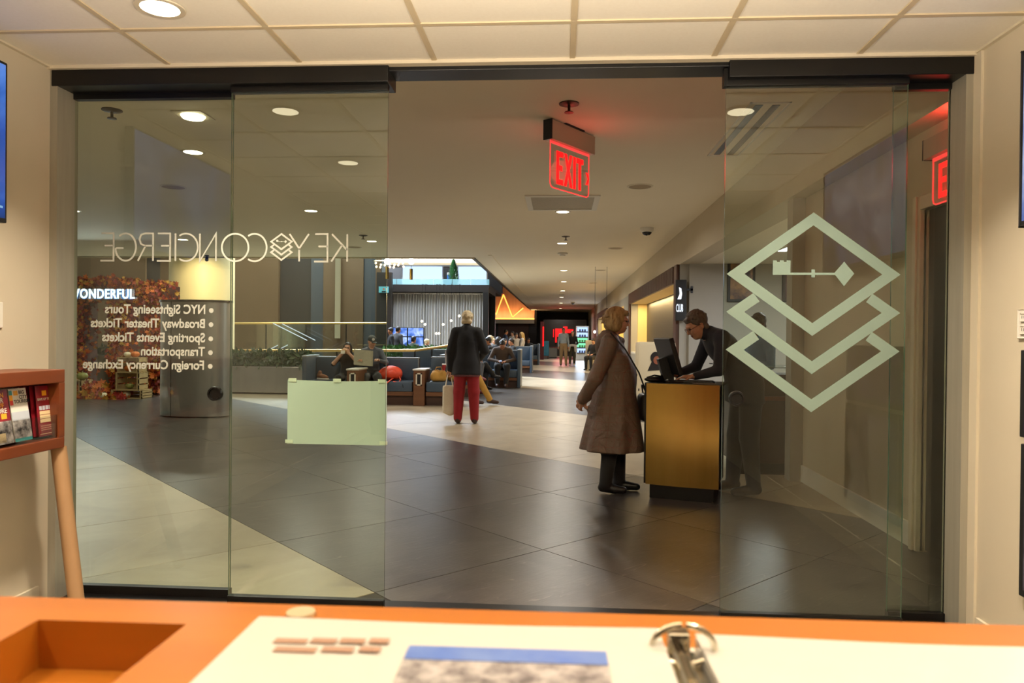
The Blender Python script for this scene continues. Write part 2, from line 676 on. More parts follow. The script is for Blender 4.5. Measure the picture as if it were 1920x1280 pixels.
def hair_mesh(name, style, c, R, s, m, vox, parent):
    F = Fig()
    def w(x, y, z):
        return c + R @ (V3(x, y, z) * s)
    if style == 'short':
        F.ell(w(0, .022, .040), V3(.080, .098, .090) * s, 0, .02, R)
        F.cone(w(-.045, .050, -.04), w(.045, .050, -.04), .030 * s, .030 * s, 0, .02)
        for q in (-1, 1):
            F.cone(w(q * .068, -.01, .02), w(q * .07, 0, -.01), .014 * s, .010 * s, 0, .01)
        F.cone(w(-.04, -.062, .082), w(.04, -.060, .086), .016 * s, .018 * s, 0, .02)
        rr = random.Random(5)
        for i in range(70 if vox < .011 else 0):
            a, e = rr.uniform(0, 6.28), rr.uniform(.0, 1.45)
            v = V3(math.cos(a) * math.cos(e), math.sin(a) * math.cos(e), math.sin(e))
            p = v * V3(.079, .097, .089) + V3(0, .022, .040)
            F.cone(w(*p), w(*(p + V3(v[0] * .004 + rr.uniform(-.012, .012), -.012, .003))), .010 * s, .004 * s, 0, .006)
        F.box(w(0, -.125, -.03), V3(.066, .075, .085) * s, op=-1, R=R)
        F.ell(w(-.09, -.03, -.05), V3(.045, .06, .065) * s, op=-1, R=R)
        F.ell(w(.09, -.03, -.05), V3(.045, .06, .065) * s, op=-1, R=R)
    elif style == 'tousled':
        F.ell(w(0, .022, .042), V3(.083, .100, .090) * s, 0, .02, R)
        F.cone(w(-.05, .06, -.05), w(.05, .06, -.05), .038 * s, .038 * s, 0, .02)
        rr = random.Random(7)
        for i in range(150):
            a, e = rr.uniform(0, 6.28), rr.uniform(-.25, 1.4)
            v = V3(math.cos(a) * math.cos(e), math.sin(a) * math.cos(e), math.sin(e))
            if v[1] < -.55 and v[2] < .5:
                continue
            p = v * V3(.080, .098, .088) + V3(0, .022, .042)
            F.cone(w(*p), w(*(p + v * .014 + V3(rr.uniform(-.02, .02), 0, -.016))), .010 * s, .004 * s, 0, .006)
        F.box(w(0, -.125, -.03), V3(.066, .075, .085) * s, op=-1, R=R)
    elif style == 'bob':
        F.ell(w(0, .022, .045), V3(.092, .110, .094) * s, 0, .03, R)
        F.ell(w(0, .06, -.03), V3(.090, .070, .085) * s, 0, .03, R)
        for q in (-1, 1):
            F.ell(w(q * .072, .01, -.035), V3(.034, .062, .075) * s, 0, .02, R)
        rr = random.Random(3)
        for i in range(170):
            a, e = rr.uniform(-.9, 4.05), rr.uniform(-.8, 1.3)
            v = V3(math.cos(a) * math.cos(e), math.sin(a) * math.cos(e), math.sin(e))
            p = v * V3(.094, .112, .100) + V3(0, .03, .02)
            F.cone(w(*p), w(*(p + V3(v[0] * .012 + rr.uniform(-.02, .02), v[1] * .012 + rr.uniform(-.02, .02), -.03))), .011 * s, .004 * s, 0, .005)
        F.cone(w(-.055, -.072, .085), w(.05, -.078, .078), .024 * s, .022 * s, 0, .02)
        F.box(w(0, -.125, -.045), V3(.060, .085, .100) * s, op=-1, R=R)
    elif style == 'long':
        F.ell(w(0, .022, .042), V3(.084, .100, .090) * s, 0, .02, R)
        for q in (-1, 1):
            F.cone(w(q * .066, .012, .02), w(q * .085, .01, -.19), .032 * s, .030 * s, 0, .03)
        F.cone(w(0, .07, 0), w(0, .08, -.20), .065 * s, .055 * s, 0, .03)
        F.box(w(0, -.125, -.04), V3(.058, .085, .105) * s, op=-1, R=R)
    elif style == 'cap':
        F.ell(w(0, .012, .045), V3(.084, .102, .085) * s, 0, .02, R)
        F.box(w(0, 0, -.075), V3(.2, .2, .09) * s, op=-1, R=R)
        F.ell(w(0, -.105, .022), V3(.062, .070, .009) * s, 0, .01, R)
    me = F.mesh(name, [m], vox)
    return link(name, me, parent)


def person(label, loc, rz, J=STAND, h=1.75, top=None, bottom=None, shoe=None, skin=None, hair=None, hair_style='short', vox=0.02, over=None, head=(0, 0, 0),
           build=1.0, hem=None, curl=0.6, hdL=None, hdR=None, palm=(0, 0, -1), palmL=None, palmR=None, skip=(), extra=None, group=None, neck_tag=0, sleeve=1.0, belly=0.0, jaw=1.0, toes=None, loose=1.0):
    """body as one continuous mesh (skin, top, bottom, shoes by region); hair a child"""
    j = {k: V3(*v) for k, v in J.items()}
    for k, v in (over or {}).items():
        j[k] = V3(*v)
    s = h / 1.75
    for k in j:
        j[k] = j[k] * s
    root = thing('person', label, 'person', loc, rz, group)
    F = Fig()
    b = build
    SK, TP, BT, SH = 0, 1, 2, 3
    R = euler(*head)
    # legs and feet
    for q in 'LR':
        if 'leg' + q in skip:
            continue
        F.cone(j['hip' + q], j['kn' + q], .100 * s * b, .078 * s * b * loose, BT)
        F.cone(j['kn' + q], j['an' + q], .078 * s * b * loose, .060 * s * loose, BT, .02)
        a = j['an' + q]
        fd = V3(*(toes or {}).get(q, (0, -1, 0)))
        fd = fd / np.linalg.norm(fd)
        dn = V3(0, 0, -1) if abs(fd[2]) < .5 else V3(0, 1, 0)
        F.cone(a + dn * .035 * s - fd * .03 * s, a + dn * .045 * s + fd * .08 * s, .043 * s, .042 * s, SH, .01)
        F.cone(a + dn * .045 * s + fd * .08 * s, a + dn * .052 * s + fd * .17 * s, .042 * s, .034 * s, SH, .01)
    # trunk
    F.ell(j['pelvis'], V3(.172, .125, .125) * s * b, BT, .04)
    F.ell(j['waist'] + V3(0, -belly * .5, 0), V3(.158, .115 + belly * .6, .15) * s * b, TP, .06)
    ch = j['chest']
    up = j['neck'] - j['waist']
    lean = math.atan2(up[1], up[2])
    RT = np.array(Matrix.Rotation(-lean, 3, 'X'))
    F.ell(ch, V3(.172, .125, .185) * s * b, TP, .06, RT)
    F.cone(j['shL'] * .96 + j['shR'] * .04, j['shR'] * .96 + j['shL'] * .04, .066 * s * b, .066 * s * b, TP, .05)
    F.cone(j['shL'] * .6 + j['neck'] * .4, j['neck'] + V3(0, .01, .005), .06 * s, .052 * s, TP, .03)
    F.cone(j['shR'] * .6 + j['neck'] * .4, j['neck'] + V3(0, .01, .005), .06 * s, .052 * s, TP, .03)
    if hem:
        F.bell(*hem, tag=TP, k=.02)
    # arms
    for q, sd in (('L', 1), ('R', -1)):
        if 'arm' + q in skip:
            continue
        sh, el, wr = j['sh' + q], j['el' + q], j['wr' + q]
        F.cone(sh, el, .060 * s * b, .047 * s * b, TP, .03)
        fw = TP if sleeve > .6 else SK
        F.cone(el, wr, .046 * s * (b if fw else 1), .034 * s, fw, .015)
        d = wr - el
        hd = {'L': hdL, 'R': hdR}[q]
        d = V3(*hd) if hd is not None else d / np.linalg.norm(d)
        pn = {'L': palmL, 'R': palmR}[q]
        wp = wr + (wr - el) / np.linalg.norm(wr - el) * .018 * s
        hand(F, wp, d, V3(*(pn if pn is not None else palm)), sd, s, curl, vox)
    # neck and head
    F.cone(j['neck'] + V3(0, 0, -.02) * s, j['head'] + R @ V3(0, .02, -.05) * s, .056 * s, .052 * s, neck_tag, .02)
    head_prims(F, j['head'], R, s, vox=vox, jaw=jaw)
    if extra:
        extra(F, j, s)
    me = F.mesh('body', [skin, top, bottom, shoe, EYE_M, LIP_M], vox)
    body = link('body', me, root)
    if hair is not None:
        hair_mesh('cap' if hair_style == 'cap' else 'hair', hair_style, j['head'], R, s, hair, min(vox * .72, .012), root)
    root['head'] = [float(x) for x in j['head']]
    return root, j, R, s


def glasses(root, j, R, s, material):
    c = j['head']
    def w(x, y, z):
        return tuple(c + R @ (V3(x, y, z) * s))
    mb = MB()
    for q in (-1, 1):
        ring = [w(q * .032 + .024 * math.cos(a), -.102 + .004 * abs(math.cos(a)), .002 + .018 * math.sin(a)) for a in np.linspace(0, 2 * math.pi, 14, endpoint=False)]
        mb.tube(ring, .0025, 6, closed=True)
        mb.tube([w(q * .056, -.100, .006), w(q * .079, -.05, .008), w(q * .082, .015, .004)], .0025, 6)
    mb.tube([w(-.008, -.105, .006), w(.008, -.105, .006)], .0025, 6)
    return mb.build('glasses', material, root, True)


EYE_M = mat('eye', (35, 28, 24), 0.3)
LIP_M = mat('lip', (150, 88, 76), 0.5)
SKIN = mat('skin_light', (214, 164, 134), 0.5, noise=(40, .3), color2=(204, 148, 118))
SKIN_TAN = mat('skin_tan', (180, 124, 92), 0.5, noise=(40, .3), color2=(166, 110, 80))
SKIN_DARK = mat('skin_brown', (110, 72, 52), 0.5, noise=(40, .3), color2=(98, 62, 44))


# ------------------------------------------------------------------ surfaces
def tile_mat(name, c1, c2, vein, rough, bump=0.25):
    m = mat(name, c1, rough)
    nt, L = m.node_tree, m.node_tree.links
    b = nt.nodes['Principled BSDF']
    tc, oi = N(m, 'ShaderNodeTexCoord'), N(m, 'ShaderNodeObjectInfo')
    mul = N(m, 'ShaderNodeVectorMath', operation='SCALE')
    mul.inputs[0].default_value = (31, 17, 7)
    L.new(oi.outputs['Random'], mul.inputs['Scale'])
    add = N(m, 'ShaderNodeVectorMath', operation='ADD')
    L.new(tc.outputs['Object'], add.inputs[0])
    L.new(mul.outputs[0], add.inputs[1])
    n1 = N(m, 'ShaderNodeTexNoise')
    n1.inputs['Scale'].default_value = 1.6
    n1.inputs['Detail'].default_value = 8
    n1.inputs['Roughness'].default_value = 0.62
    n1.inputs['Distortion'].default_value = 0.8
    L.new(add.outputs[0], n1.inputs['Vector'])
    mp = N(m, 'ShaderNodeMapping')
    mp.inputs['Scale'].default_value = (1.2, 5.5, 1)
    mp.inputs['Rotation'].default_value = (0, 0, 0.6)
    L.new(add.outputs[0], mp.inputs['Vector'])
    n2 = N(m, 'ShaderNodeTexNoise')
    n2.inputs['Scale'].default_value = 3.0
    n2.inputs['Detail'].default_value = 9
    n2.inputs['Roughness'].default_value = 0.7
    n2.inputs['Distortion'].default_value = 1.6
    L.new(mp.outputs[0], n2.inputs['Vector'])
    mx = N(m, 'ShaderNodeMix', data_type='RGBA')
    mx.inputs['A'].default_value, mx.inputs['B'].default_value = rgb(c1), rgb(c2)
    r1 = N(m, 'ShaderNodeMapRange')
    r1.inputs['From Min'].default_value, r1.inputs['From Max'].default_value = 0.36, 0.66
    L.new(n1.outputs['Fac'], r1.inputs['Value'])
    L.new(r1.outputs['Result'], mx.inputs['Factor'])
    r2 = N(m, 'ShaderNodeMapRange')
    r2.inputs['From Min'].default_value, r2.inputs['From Max'].default_value = 0.60, 0.78
    r2.inputs['To Max'].default_value = 0.75
    L.new(n2.outputs['Fac'], r2.inputs['Value'])
    mv = N(m, 'ShaderNodeMix', data_type='RGBA')
    mv.inputs['B'].default_value = rgb(vein)
    L.new(mx.outputs['Result'], mv.inputs['A'])
    L.new(r2.outputs['Result'], mv.inputs['Factor'])
    L.new(mv.outputs['Result'], b.inputs['Base Color'])
    bp = N(m, 'ShaderNodeBump')
    bp.inputs['Strength'].default_value = bump
    bp.inputs['Distance'].default_value = 0.004
    L.new(n2.outputs['Fac'], bp.inputs['Height'])
    L.new(bp.outputs['Normal'], b.inputs['Normal'])
    return m


def wood_mat(name, c1, c2, rough=0.4, axis=0, scale=9.0):
    st = [scale * 1.2] * 3
    st[axis] = scale * 0.09
    return mat(name, c1, rough, noise=(1.0, .22), color2=c2, stretch=tuple(st), detail=6)


SLATE = tile_mat('slate_tile', (60, 55, 52), (80, 75, 70), (150, 140, 128), 0.30, 0.35)
LIMESTONE = tile_mat('limestone_tile', (160, 147, 124), (180, 167, 143), (198, 186, 162), 0.34, 0.12)
GROUT = mat('grout', (52, 48, 44), 0.8)
SHOP_PAINT = mat('shop_paint', (208, 198, 177), 0.6, noise=(2.2, .4), color2=(201, 190, 168), bump=(90, .03))
CEIL_TILE = mat('ceiling_tile_board', (246, 241, 229), 0.75, noise=(60, .35), color2=(240, 234, 220))
CEIL_GRID = mat('ceiling_grid_metal', (205, 190, 160), 0.5)
MALL_CEIL = mat('mall_ceiling_paint', (244, 234, 212), 0.7, noise=(1.2, .4), color2=(239, 228, 205))
MALL_PAINT = mat('mall_paint', (206, 194, 170), 0.65, noise=(2, .4), color2=(198, 185, 160))
GREY_PAINT = mat('grey_paint', (176, 172, 162), 0.65, noise=(2, .4), color2=(168, 164, 153))
TAN_PANEL = mat('tan_panel', (86, 62, 34), 0.6, noise=(1.5, .4), color2=(80, 57, 30))
DARK_PANEL = mat('dark_panel', (40, 33, 28), 0.45, noise=(3, .4), color2=(30, 25, 22))
BLACK_METAL = mat('black_metal', (16, 15, 15), 0.35, metal=0.3)
ALU = mat('brushed_aluminium', (172, 168, 154), 0.45, metal=0.25, noise=(30, .3), color2=(156, 152, 138), stretch=(1, 1, .05))
STEEL = mat('stainless_steel', (186, 182, 180), 0.28, metal=0.6, noise=(3, .3), color2=(158, 155, 153), stretch=(1, 1, .3))
BRASS = mat('brushed_brass', (208, 172, 100), 0.25, metal=1.0, noise=(5, .4), color2=(178, 142, 74), stretch=(1.6, 1, .10), bump=(1.4, .25))
BRASS.node_tree.nodes['Principled BSDF'].inputs['Anisotropic'].default_value = 0.85
BRASS.node_tree.nodes['Principled BSDF'].inputs['Anisotropic Rotation'].default_value = 0.0
WHITE_TRIM = mat('white_trim', (226, 222, 212), 0.5)
CREAM_TRIM = mat('cream_trim', (214, 204, 182), 0.5)
OAK = wood_mat('cherry_desk_wood', (176, 106, 28), (154, 86, 20), 0.35, 0, 7)
RACK_WOOD = wood_mat('red_cherry_wood', (116, 58, 28), (94, 44, 20), 0.4, 1, 9)
WALNUT = wood_mat('walnut', (92, 58, 38), (70, 42, 28), 0.45, 2, 12)
BENCH_WOOD = wood_mat('bench_wood', (124, 82, 52), (98, 62, 38), 0.45, 0, 9)
DARK_WOOD = wood_mat('dark_counter_wood', (62, 36, 28), (46, 26, 20), 0.4, 0, 9)
CARPET = mat('shop_floor_slate', (150, 140, 126), 0.5, noise=(6, .35), color2=(138, 128, 115))
GLASS_DOOR = glass_mat('door_glass', (0.76, 0.84, 0.74), 1.0)
GLASS_CLEAR = glass_mat('clear_glass', (0.88, 0.93, 0.91), 1.0)
GLASS_EDGE = mat('glass_edge', (90, 120, 104), 0.15, spec=0.8)
PAPER = mat('paper_white', (238, 230, 214), 0.6)
BLACK_PLASTIC = mat('black_plastic', (20, 20, 22), 0.45)
SCREEN_BLACK = mat('screen_black', (8, 8, 10), 0.12)
LAMP_ON = emat('lamp_lens', (255, 236, 196), 9.0)
LAMP_RIM = mat('lamp_rim', (216, 206, 184), 0.4)

# ------------------------------------------------------------------ main dimensions (metres)
GY = 3.60                       # plane of the sliding glass
XL, XR = -2.60, 1.93            # shop side walls
SHOP_Z = 2.72
BULK_X, WALL_X = 2.20, 2.36     # mall side: face over the openings, wall under it
MALL_Z = 3.345                  # mall ceiling
LINTEL = 2.745
ATR_X, ATR_Y = -2.17, 18.2      # edges of the low mall ceiling towards the atrium
MALL_L, MALL_END = -18.5, 58.0
SUM0, BAND, TS = 2.877, 5.27, 1.2422   # floor bands run at 45 degrees; tile size
CROSS0 = 4.83


def slab(name, lo, hi, m, label=None, parent=None):
    return struct(name, MB().box(lo, hi), m, parent, label=label)


# floor of the mall: recessed grout bed and stone tiles laid diagonally in dark and light bands
floor = slab('floor', (MALL_L, GY - .1, -.14), (6.2, MALL_END, -.004), GROUT, 'diagonal bands of dark slate and pale limestone tiles')
shop_floor = slab('floor_shop', (XL - .1, -2.7, -.14), (XR + .1, GY - .1, .006), CARPET, 'floor of the small shop behind the desk')


def tile_proto(m):
    a = (TS - .005) / 2
    return MB().box((-a, -a, -.006), (a, a, 0), bev=.0012).mesh('tile', m)


tile_dark, tile_light = tile_proto(SLATE), tile_proto(LIMESTONE)
S2 = math.sqrt(2)
near, far = [], [[], []]
for iu in range(-12, 52):
    for iv in range(-12, 62):
        su = SUM0 + (iu + .5) * TS * S2
        dv = CROSS0 + (iv + .5) * TS * S2
        X, Y = (su - dv) / 2, (su + dv) / 2
        if not (GY - .3 < Y < MALL_END and MALL_L < X < 6.0) or (X > WALL_X + .6 and not 7.0 < Y < 14.3):
            continue
        dark = (iu // 3) % 2 == 0
        px = 960 + FPX * math.tan(math.atan2(X, Y) + YAW)
        if -260 < px < 2150 and Y < 19.5:
            near.append((Y, X, dark))
        else:
            far[0 if dark else 1].append((X, Y))
near.sort()
for Y, X, dark in near[:300]:
    o = link('tile', tile_dark if dark else tile_light, floor, loc=(X, Y, 0), rz=math.pi / 4)
for Y, X, dark in near[300:]:
    far[0 if dark else 1].append((X, Y))
for cells, m in zip(far, (SLATE, LIMESTONE)):
    mb = MB()
    a = (TS - .005) / 2 * S2
    for X, Y in cells:
        mb.quad((X, Y - a, 0), (X + a, Y, 0), (X, Y + a, 0), (X - a, Y, 0))
    o = mb.build('tile_field', m, floor)
    o['kind'] = 'stuff'
# strip that carries the floor up to the shop front
slab('trim_1', (XL, GY - .11, -.01), (XR, GY + .125, .007), BLACK_METAL, 'dark floor track under the sliding glass')

# ------------------------------------------------------------------ shop shell
slab('wall_left', (XL - .15, -2.7, 0), (XL, GY + .02, SHOP_Z + .3), SHOP_PAINT)
slab('wall_right', (XR, -2.7, 0), (XR + .15, GY + .02, SHOP_Z + .3), SHOP_PAINT)
slab('wall_back', (XL - .15, -2.85, 0), (XR + .15, -2.7, SHOP_Z + .3), mat('back_wall_brown', (72, 58, 48), .6, noise=(2, .4), color2=(62, 50, 42)))
for nm, x0, x1 in (('baseboard_left', XL, XL + .015), ('baseboard_right', XR - .015, XR)):
    slab(nm, (x0, -2.7, 0), (x1, GY - .12, .11), CREAM_TRIM)
ceiling = slab('ceiling', (XL - .15, -2.85, SHOP_Z + .03), (XR + .15, GY + .02, SHOP_Z + .3), GREY_PAINT, 'suspended ceiling of square tiles in the shop')
gx = [XL] + [-2.637 + .6707 * k for k in range(1, 7)] + [XR]
gx = [g for g in gx if XL <= g <= XR]
gy = [3.56, 3.13] + [3.13 - .6707 * k for k in range(1, 9)] + [-2.7]
tiles_cache = {}
for a, b in zip(gx[:-1], gx[1:]):
    for c, d in zip(gy[1:], gy[:-1]):
        w, l = round(b - a - .024, 4), round(d - c - .024, 4)
        if w < .05 or l < .05:
            continue
        if (w, l) not in tiles_cache:
            tiles_cache[(w, l)] = MB().box((-w / 2, -l / 2, 0), (w / 2, l / 2, .018), bev=.003).mesh('ceiling_tile', CEIL_TILE)
        link('ceiling_tile', tiles_cache[(w, l)], ceiling, loc=((a + b) / 2, (c + d) / 2, SHOP_Z + .004))
for g in gx[1:-1]:
    MB().box((g - .013, -2.7, SHOP_Z - .001), (g + .013, 3.56, SHOP_Z + .012)).build('grid_bar', CEIL_GRID, ceiling)
for g in gy[1:-1]:
    MB().box((XL, g - .012, SHOP_Z - .0015), (XR, g + .012, SHOP_Z + .0115)).build('grid_bar', CEIL_GRID, ceiling)
mb = MB().box((XL, 3.535, SHOP_Z - .012), (XR, 3.60, SHOP_Z + .012)).box((XL, -2.7, SHOP_Z - .006), (XL + .02, 3.54, SHOP_Z + .01)).box((XR - .02, -2.7, SHOP_Z - .006), (XR, 3.54, SHOP_Z + .01))
mb.build('edge_angle', CREAM_TRIM, ceiling)

# facade over and beside the shop front, seen from the mall
slab('wall_front', (XL - .15, GY - .02, SHOP_Z), (XR + .45, GY + .16, MALL_Z + .2), MALL_PAINT)
slab('wall_front_left', (MALL_L, GY - .02, 0), (XL - .06, GY + .16, MALL_Z + .2), MALL_PAINT)
slab('wall_front_right', (XR + .09, GY - .02, 0), (WALL_X + .15, GY + .16, MALL_Z + .2), MALL_PAINT)

# ------------------------------------------------------------------ mall shell
slab('ceiling_mall', (MALL_L, GY + .1, MALL_Z), (BULK_X, ATR_Y, MALL_Z + .25), MALL_CEIL, 'plain mall ceiling with recessed round lamps')
slab('ceiling_corridor', (ATR_X, ATR_Y, MALL_Z), (BULK_X, MALL_END, MALL_Z + .25), MALL_CEIL, 'plain ceiling of the long corridor')
slab('trim_2', (MALL_L, ATR_Y - .02, MALL_Z - .03), (ATR_X + .02, ATR_Y + .05, MALL_Z + .5), MALL_PAINT, 'edge of the low ceiling at the atrium')
slab('trim_3', (ATR_X - .06, ATR_Y, MALL_Z - .03), (ATR_X + .02, MALL_END, MALL_Z + .42), DARK_PANEL, 'dark fascia along the corridor ceiling')
slab('trim_4', (ATR_X + .42, ATR_Y - .6, MALL_Z - .015), (ATR_X + .50, MALL_END, MALL_Z + .01), MALL_CEIL, 'shallow groove strip along the corridor ceiling')
slab('wall_mall_left', (MALL_L - .2, GY, 0), (MALL_L, MALL_END, 9), MALL_PAINT)
slab('wall_far', (MALL_L, MALL_END, 0), (6.2, MALL_END + .2, 9), DARK_PANEL)
slab('wall_bulkhead', (BULK_X, GY + .1, LINTEL), (BULK_X + .35, MALL_END, MALL_Z + .2), MALL_PAINT, 'plain face above the openings of the side wall')
# near side wall with its door
DY0, DY1, DZ = 3.98, 4.93, 2.23
mb = MB().box((WALL_X, DY1, 0), (WALL_X + .15, 7.3, LINTEL)).box((WALL_X, GY + .1, 0), (WALL_X + .15, DY0, LINTEL)).box((WALL_X, DY0, DZ), (WALL_X + .15, DY1, LINTEL))
struct('wall_side', mb, MALL_PAINT)
slab('baseboard_side', (WALL_X - .018, DY1 + .1, 0), (WALL_X, 7.3, .16), WHITE_TRIM)
door = thing('door_1', 'dark grey service door in the mall side wall', 'door', (WALL_X, 0, 0))
del door['category']
door['kind'] = 'structure'
MB().box((.03, DY0, .01), (.07, DY1, DZ), bev=.004).build('door_leaf', DARK_PANEL, door)
mb = MB()
for a, b, c, d in ((DY0 - .09, DY0, 0, DZ + .09), (DY1, DY1 + .09, 0, DZ + .09)):
    mb.box((-.03, a, c), (.02, b, d), bev=.006)
    mb.box((-.045, a + .025, c), (-.03, b - .02, d), bev=.004)
mb.box((-.03, DY0, DZ), (.02, DY1, DZ + .09), bev=.006)
mb.build('door_frame', CREAM_TRIM, door)
MB().lathe([(.028, 0), (.03, .006), (.012, .012), (.012, .05)], (.03, DY0 + .07, 1.0), 14, axis='X').build('door_handle', STEEL, door, True)
# alcove behind the service counter
AY0, AY1 = 7.3, 13.6
slab('wall_alcove_end', (WALL_X, AY1, 0), (6.2, AY1 + .1, LINTEL), GREY_PAINT)
slab('wall_alcove_back', (6.05, AY0 - .1, 0), (6.2, AY1, LINTEL), GREY_PAINT)
slab('wall_alcove_near', (WALL_X + .15, AY0 - .1, 0), (6.05, AY0, LINTEL), MALL_PAINT)
slab('ceiling_alcove', (BULK_X + .35, AY0 - .1, LINTEL), (6.2, AY1 + .1, LINTEL + .15), MALL_CEIL)
# side wall beyond: niches with lit reveals
NICHES = [(14.15, 22.9, .95, 2.42), (25.6, 31.0, .9, 2.45), (34.6, 42.5, .3, 2.45)]
y, wn = AY1 + .1, 0
for a, b, c, d in NICHES + [(MALL_END, MALL_END, 0, 0)]:
    for lo, hi in (((BULK_X, y, 0), (BULK_X + .2, a, LINTEL)), ((BULK_X, a, 0), (BULK_X + .2, b, c - .06)), ((BULK_X, a, d + .04), (BULK_X + .2, b, LINTEL))):
        if hi[1] - lo[1] > .01:
            wn += 1
            slab('wall_corridor_%d' % wn, lo, hi, GREY_PAINT)
    y = b
# posts of the shop front
for nm, a, b in (('trim_5', XL - .06, XL + .04), ('trim_6', XR - .045, XR + .09)):
    slab(nm, (a, GY - .04, 0), (b, GY + .12, SHOP_Z), ALU, 'aluminium jamb post beside the sliding glass')
slab('trim_7', (XR - .012, 3.50, 0), (XR + .01, GY - .04, SHOP_Z), CREAM_TRIM, 'cream corner strip of the shop front')

# ------------------------------------------------------------------ atrium shell
slab('ceiling_atrium', (MALL_L, ATR_Y, 8.8), (6.2, MALL_END, 9.0), MALL_CEIL)
sky = thing('skylight', 'large bright skylight in the high atrium ceiling', 'skylight', (-8.2, 27.0, 8.6))
MB().box((-3.4, -6.0, .04), (3.4, 6.0, .08)).build('pane', emat('skylight_pane', (205, 224, 255), 1.6), sky)
for i in range(5):
    MB().box((-3.45, -6.05 + i * 3.0, -.02), (3.45, -5.95 + i * 3.0, .19)).build('mullion', GREY_PAINT, sky)
light('daylight', 'AREA', (0, 0, -.06), POWER_SKY, (.74, .86, 1.0), 6.6, sky, size_y=11.8)


# ------------------------------------------------------------------ lamps in the ceilings
ring_me = MB().lathe([(.062, -.001), (.085, -.006), (.098, -.004), (.1, 0)], n=28).mesh('trim_ring', LAMP_RIM, True)
lens_me = MB().lathe([(0, -.0045), (.075, -.0045), (.086, -.002)], n=28).mesh('lens', LAMP_ON, True)


def downlight(x, y, z, label, group, power, color, scale=1.0, spot=2.4):
    t = thing('downlight', label, 'ceiling lamp', (x, y, z), 0, group)
    r = link('trim_ring', ring_me, t)
    l = link('lens', lens_me, t)
    r.scale = l.scale = (scale, scale, 1)
    light('lamp_light', 'AREA', (0, 0, -.008), power, color, .15 * scale, t, direction=(0, 0, -1)).data.spread = spot
    return t


for x, y, lb in ((-1.66, 2.92, 'round ceiling lamp above the brochure rack side of the shop'), (1.05, 2.82, 'round ceiling lamp on the poster side of the shop, near the glass'),
                 (-1.66, 1.62, 'round ceiling lamp in the shop, second from the glass, rack side'), (1.05, 1.62, 'round ceiling lamp in the shop, second from the glass, poster side'),
                 (-1.1, .1, 'unseen ceiling lamp added to brighten the tray end of the desk'), (.85, .1, 'unseen ceiling lamp added to brighten the binder end of the desk'), (-.3, -1.7, 'round ceiling lamp by the dark back wall of the shop')):  # desk pair is unseen, added to brighten counter and binder
    downlight(x, y, SHOP_Z, lb, 'shop ceiling lamps', POWER_SHOP * (1.0 if y > 1 else .38), SHOP_WARM, 1.0, 1.9)

# unseen uplights added over the desk to brighten the shop ceiling; opaque trough below
FILL_OPAL = mat('fill_opal', (230, 225, 210), .5, emit=((255, 226, 178), 6.0))
for x, lb in ((-.62, 'unseen white uplight trough added to brighten the ceiling, tray side of the desk'), (.55, 'unseen white uplight trough added to brighten the ceiling, binder side of the desk')):
    t = thing('added_uplight', lb, 'pendant lamp', (x, 1.35, 2.12))
    mb = MB()
    mb.box((-.55, -.07, -.04), (.55, .07, -.02), bev=.004).box((-.55, -.07, -.03), (.55, -.06, .03)).box((-.55, .06, -.03), (.55, .07, .03))
    mb.build('trough', WHITE_TRIM, t)
    MB().box((-.54, -.058, .0), (.54, .058, .031)).build('opal_strip', FILL_OPAL, t)
    light('uplight', 'AREA', (0, 0, .034), POWER_UP, SHOP_WARM, 1.06, t, direction=(0, 0, 1), size_y=.1)
    for q in (-1, 1):
        MB().box((q * .56 - .012, -.072, -.042), (q * .56 + .012, .072, .034), bev=.003).build('end_fitting', ALU, t)
        MB().tube([(q * .5, 0, .0), (q * .5, 0, SHOP_Z - 2.12)], .003, 6).build('wire', STEEL, t)

# ------------------------------------------------------------------ sliding glass front
CREAM_VINYL = mat('cream_vinyl', (186, 187, 176), 0.7)
FROST_VINYL = mat('frosted_vinyl', (132, 152, 140), 0.8, alpha=.86)


def pane_box(x0, x1, y, z0, z1, t=.012):
    mb = MB()
    v = [(x0, y, z0), (x1, y, z0), (x1, y + t, z0), (x0, y + t, z0), (x0, y, z1), (x1, y, z1), (x1, y + t, z1), (x0, y + t, z1)]
    mb.add(v, [(0, 1, 5, 4)], 0).add(v, [(2, 3, 7, 6)], 1).add(v, [(0, 3, 2, 1), (4, 5, 6, 7), (1, 2, 6, 5), (3, 0, 4, 7)], 2)
    return mb


CLEAR_BACK = glass_mat('glass_back_face', (1, 1, 1), 0.0)
PULL_M = mat('door_pull', (30, 29, 28), 0.3, metal=.6)


def glass_panel(label, x0, x1, y, pull=None, kind='sliding_glass_door'):
    t = thing(kind, label, 'glass door', (0, y, 0))
    pn = pane_box(x0, x1, 0, .045, 2.615).build('pane', [GLASS_DOOR, CLEAR_BACK, GLASS_EDGE], t)
    MB().box((x0, -.014, .006), (x1, .026, .05), bev=.003).build('bottom_rail', BLACK_METAL, t)
    MB().box((x0, -.014, 2.60), (x1, .026, 2.665), bev=.003).build('top_rail', BLACK_METAL, t)
    if pull:
        p = at(pull[0], pull[1], Y=y)
        MB().lathe([(0, .006), (.026, .006), (.028, .012), (.036, .012), (.038, .0), (.036, -.02), (.02, -.022)], (p.x, 0, p.z), 26, axis='Y').build('door_pull', PULL_M, pn, True)
    return t, pn


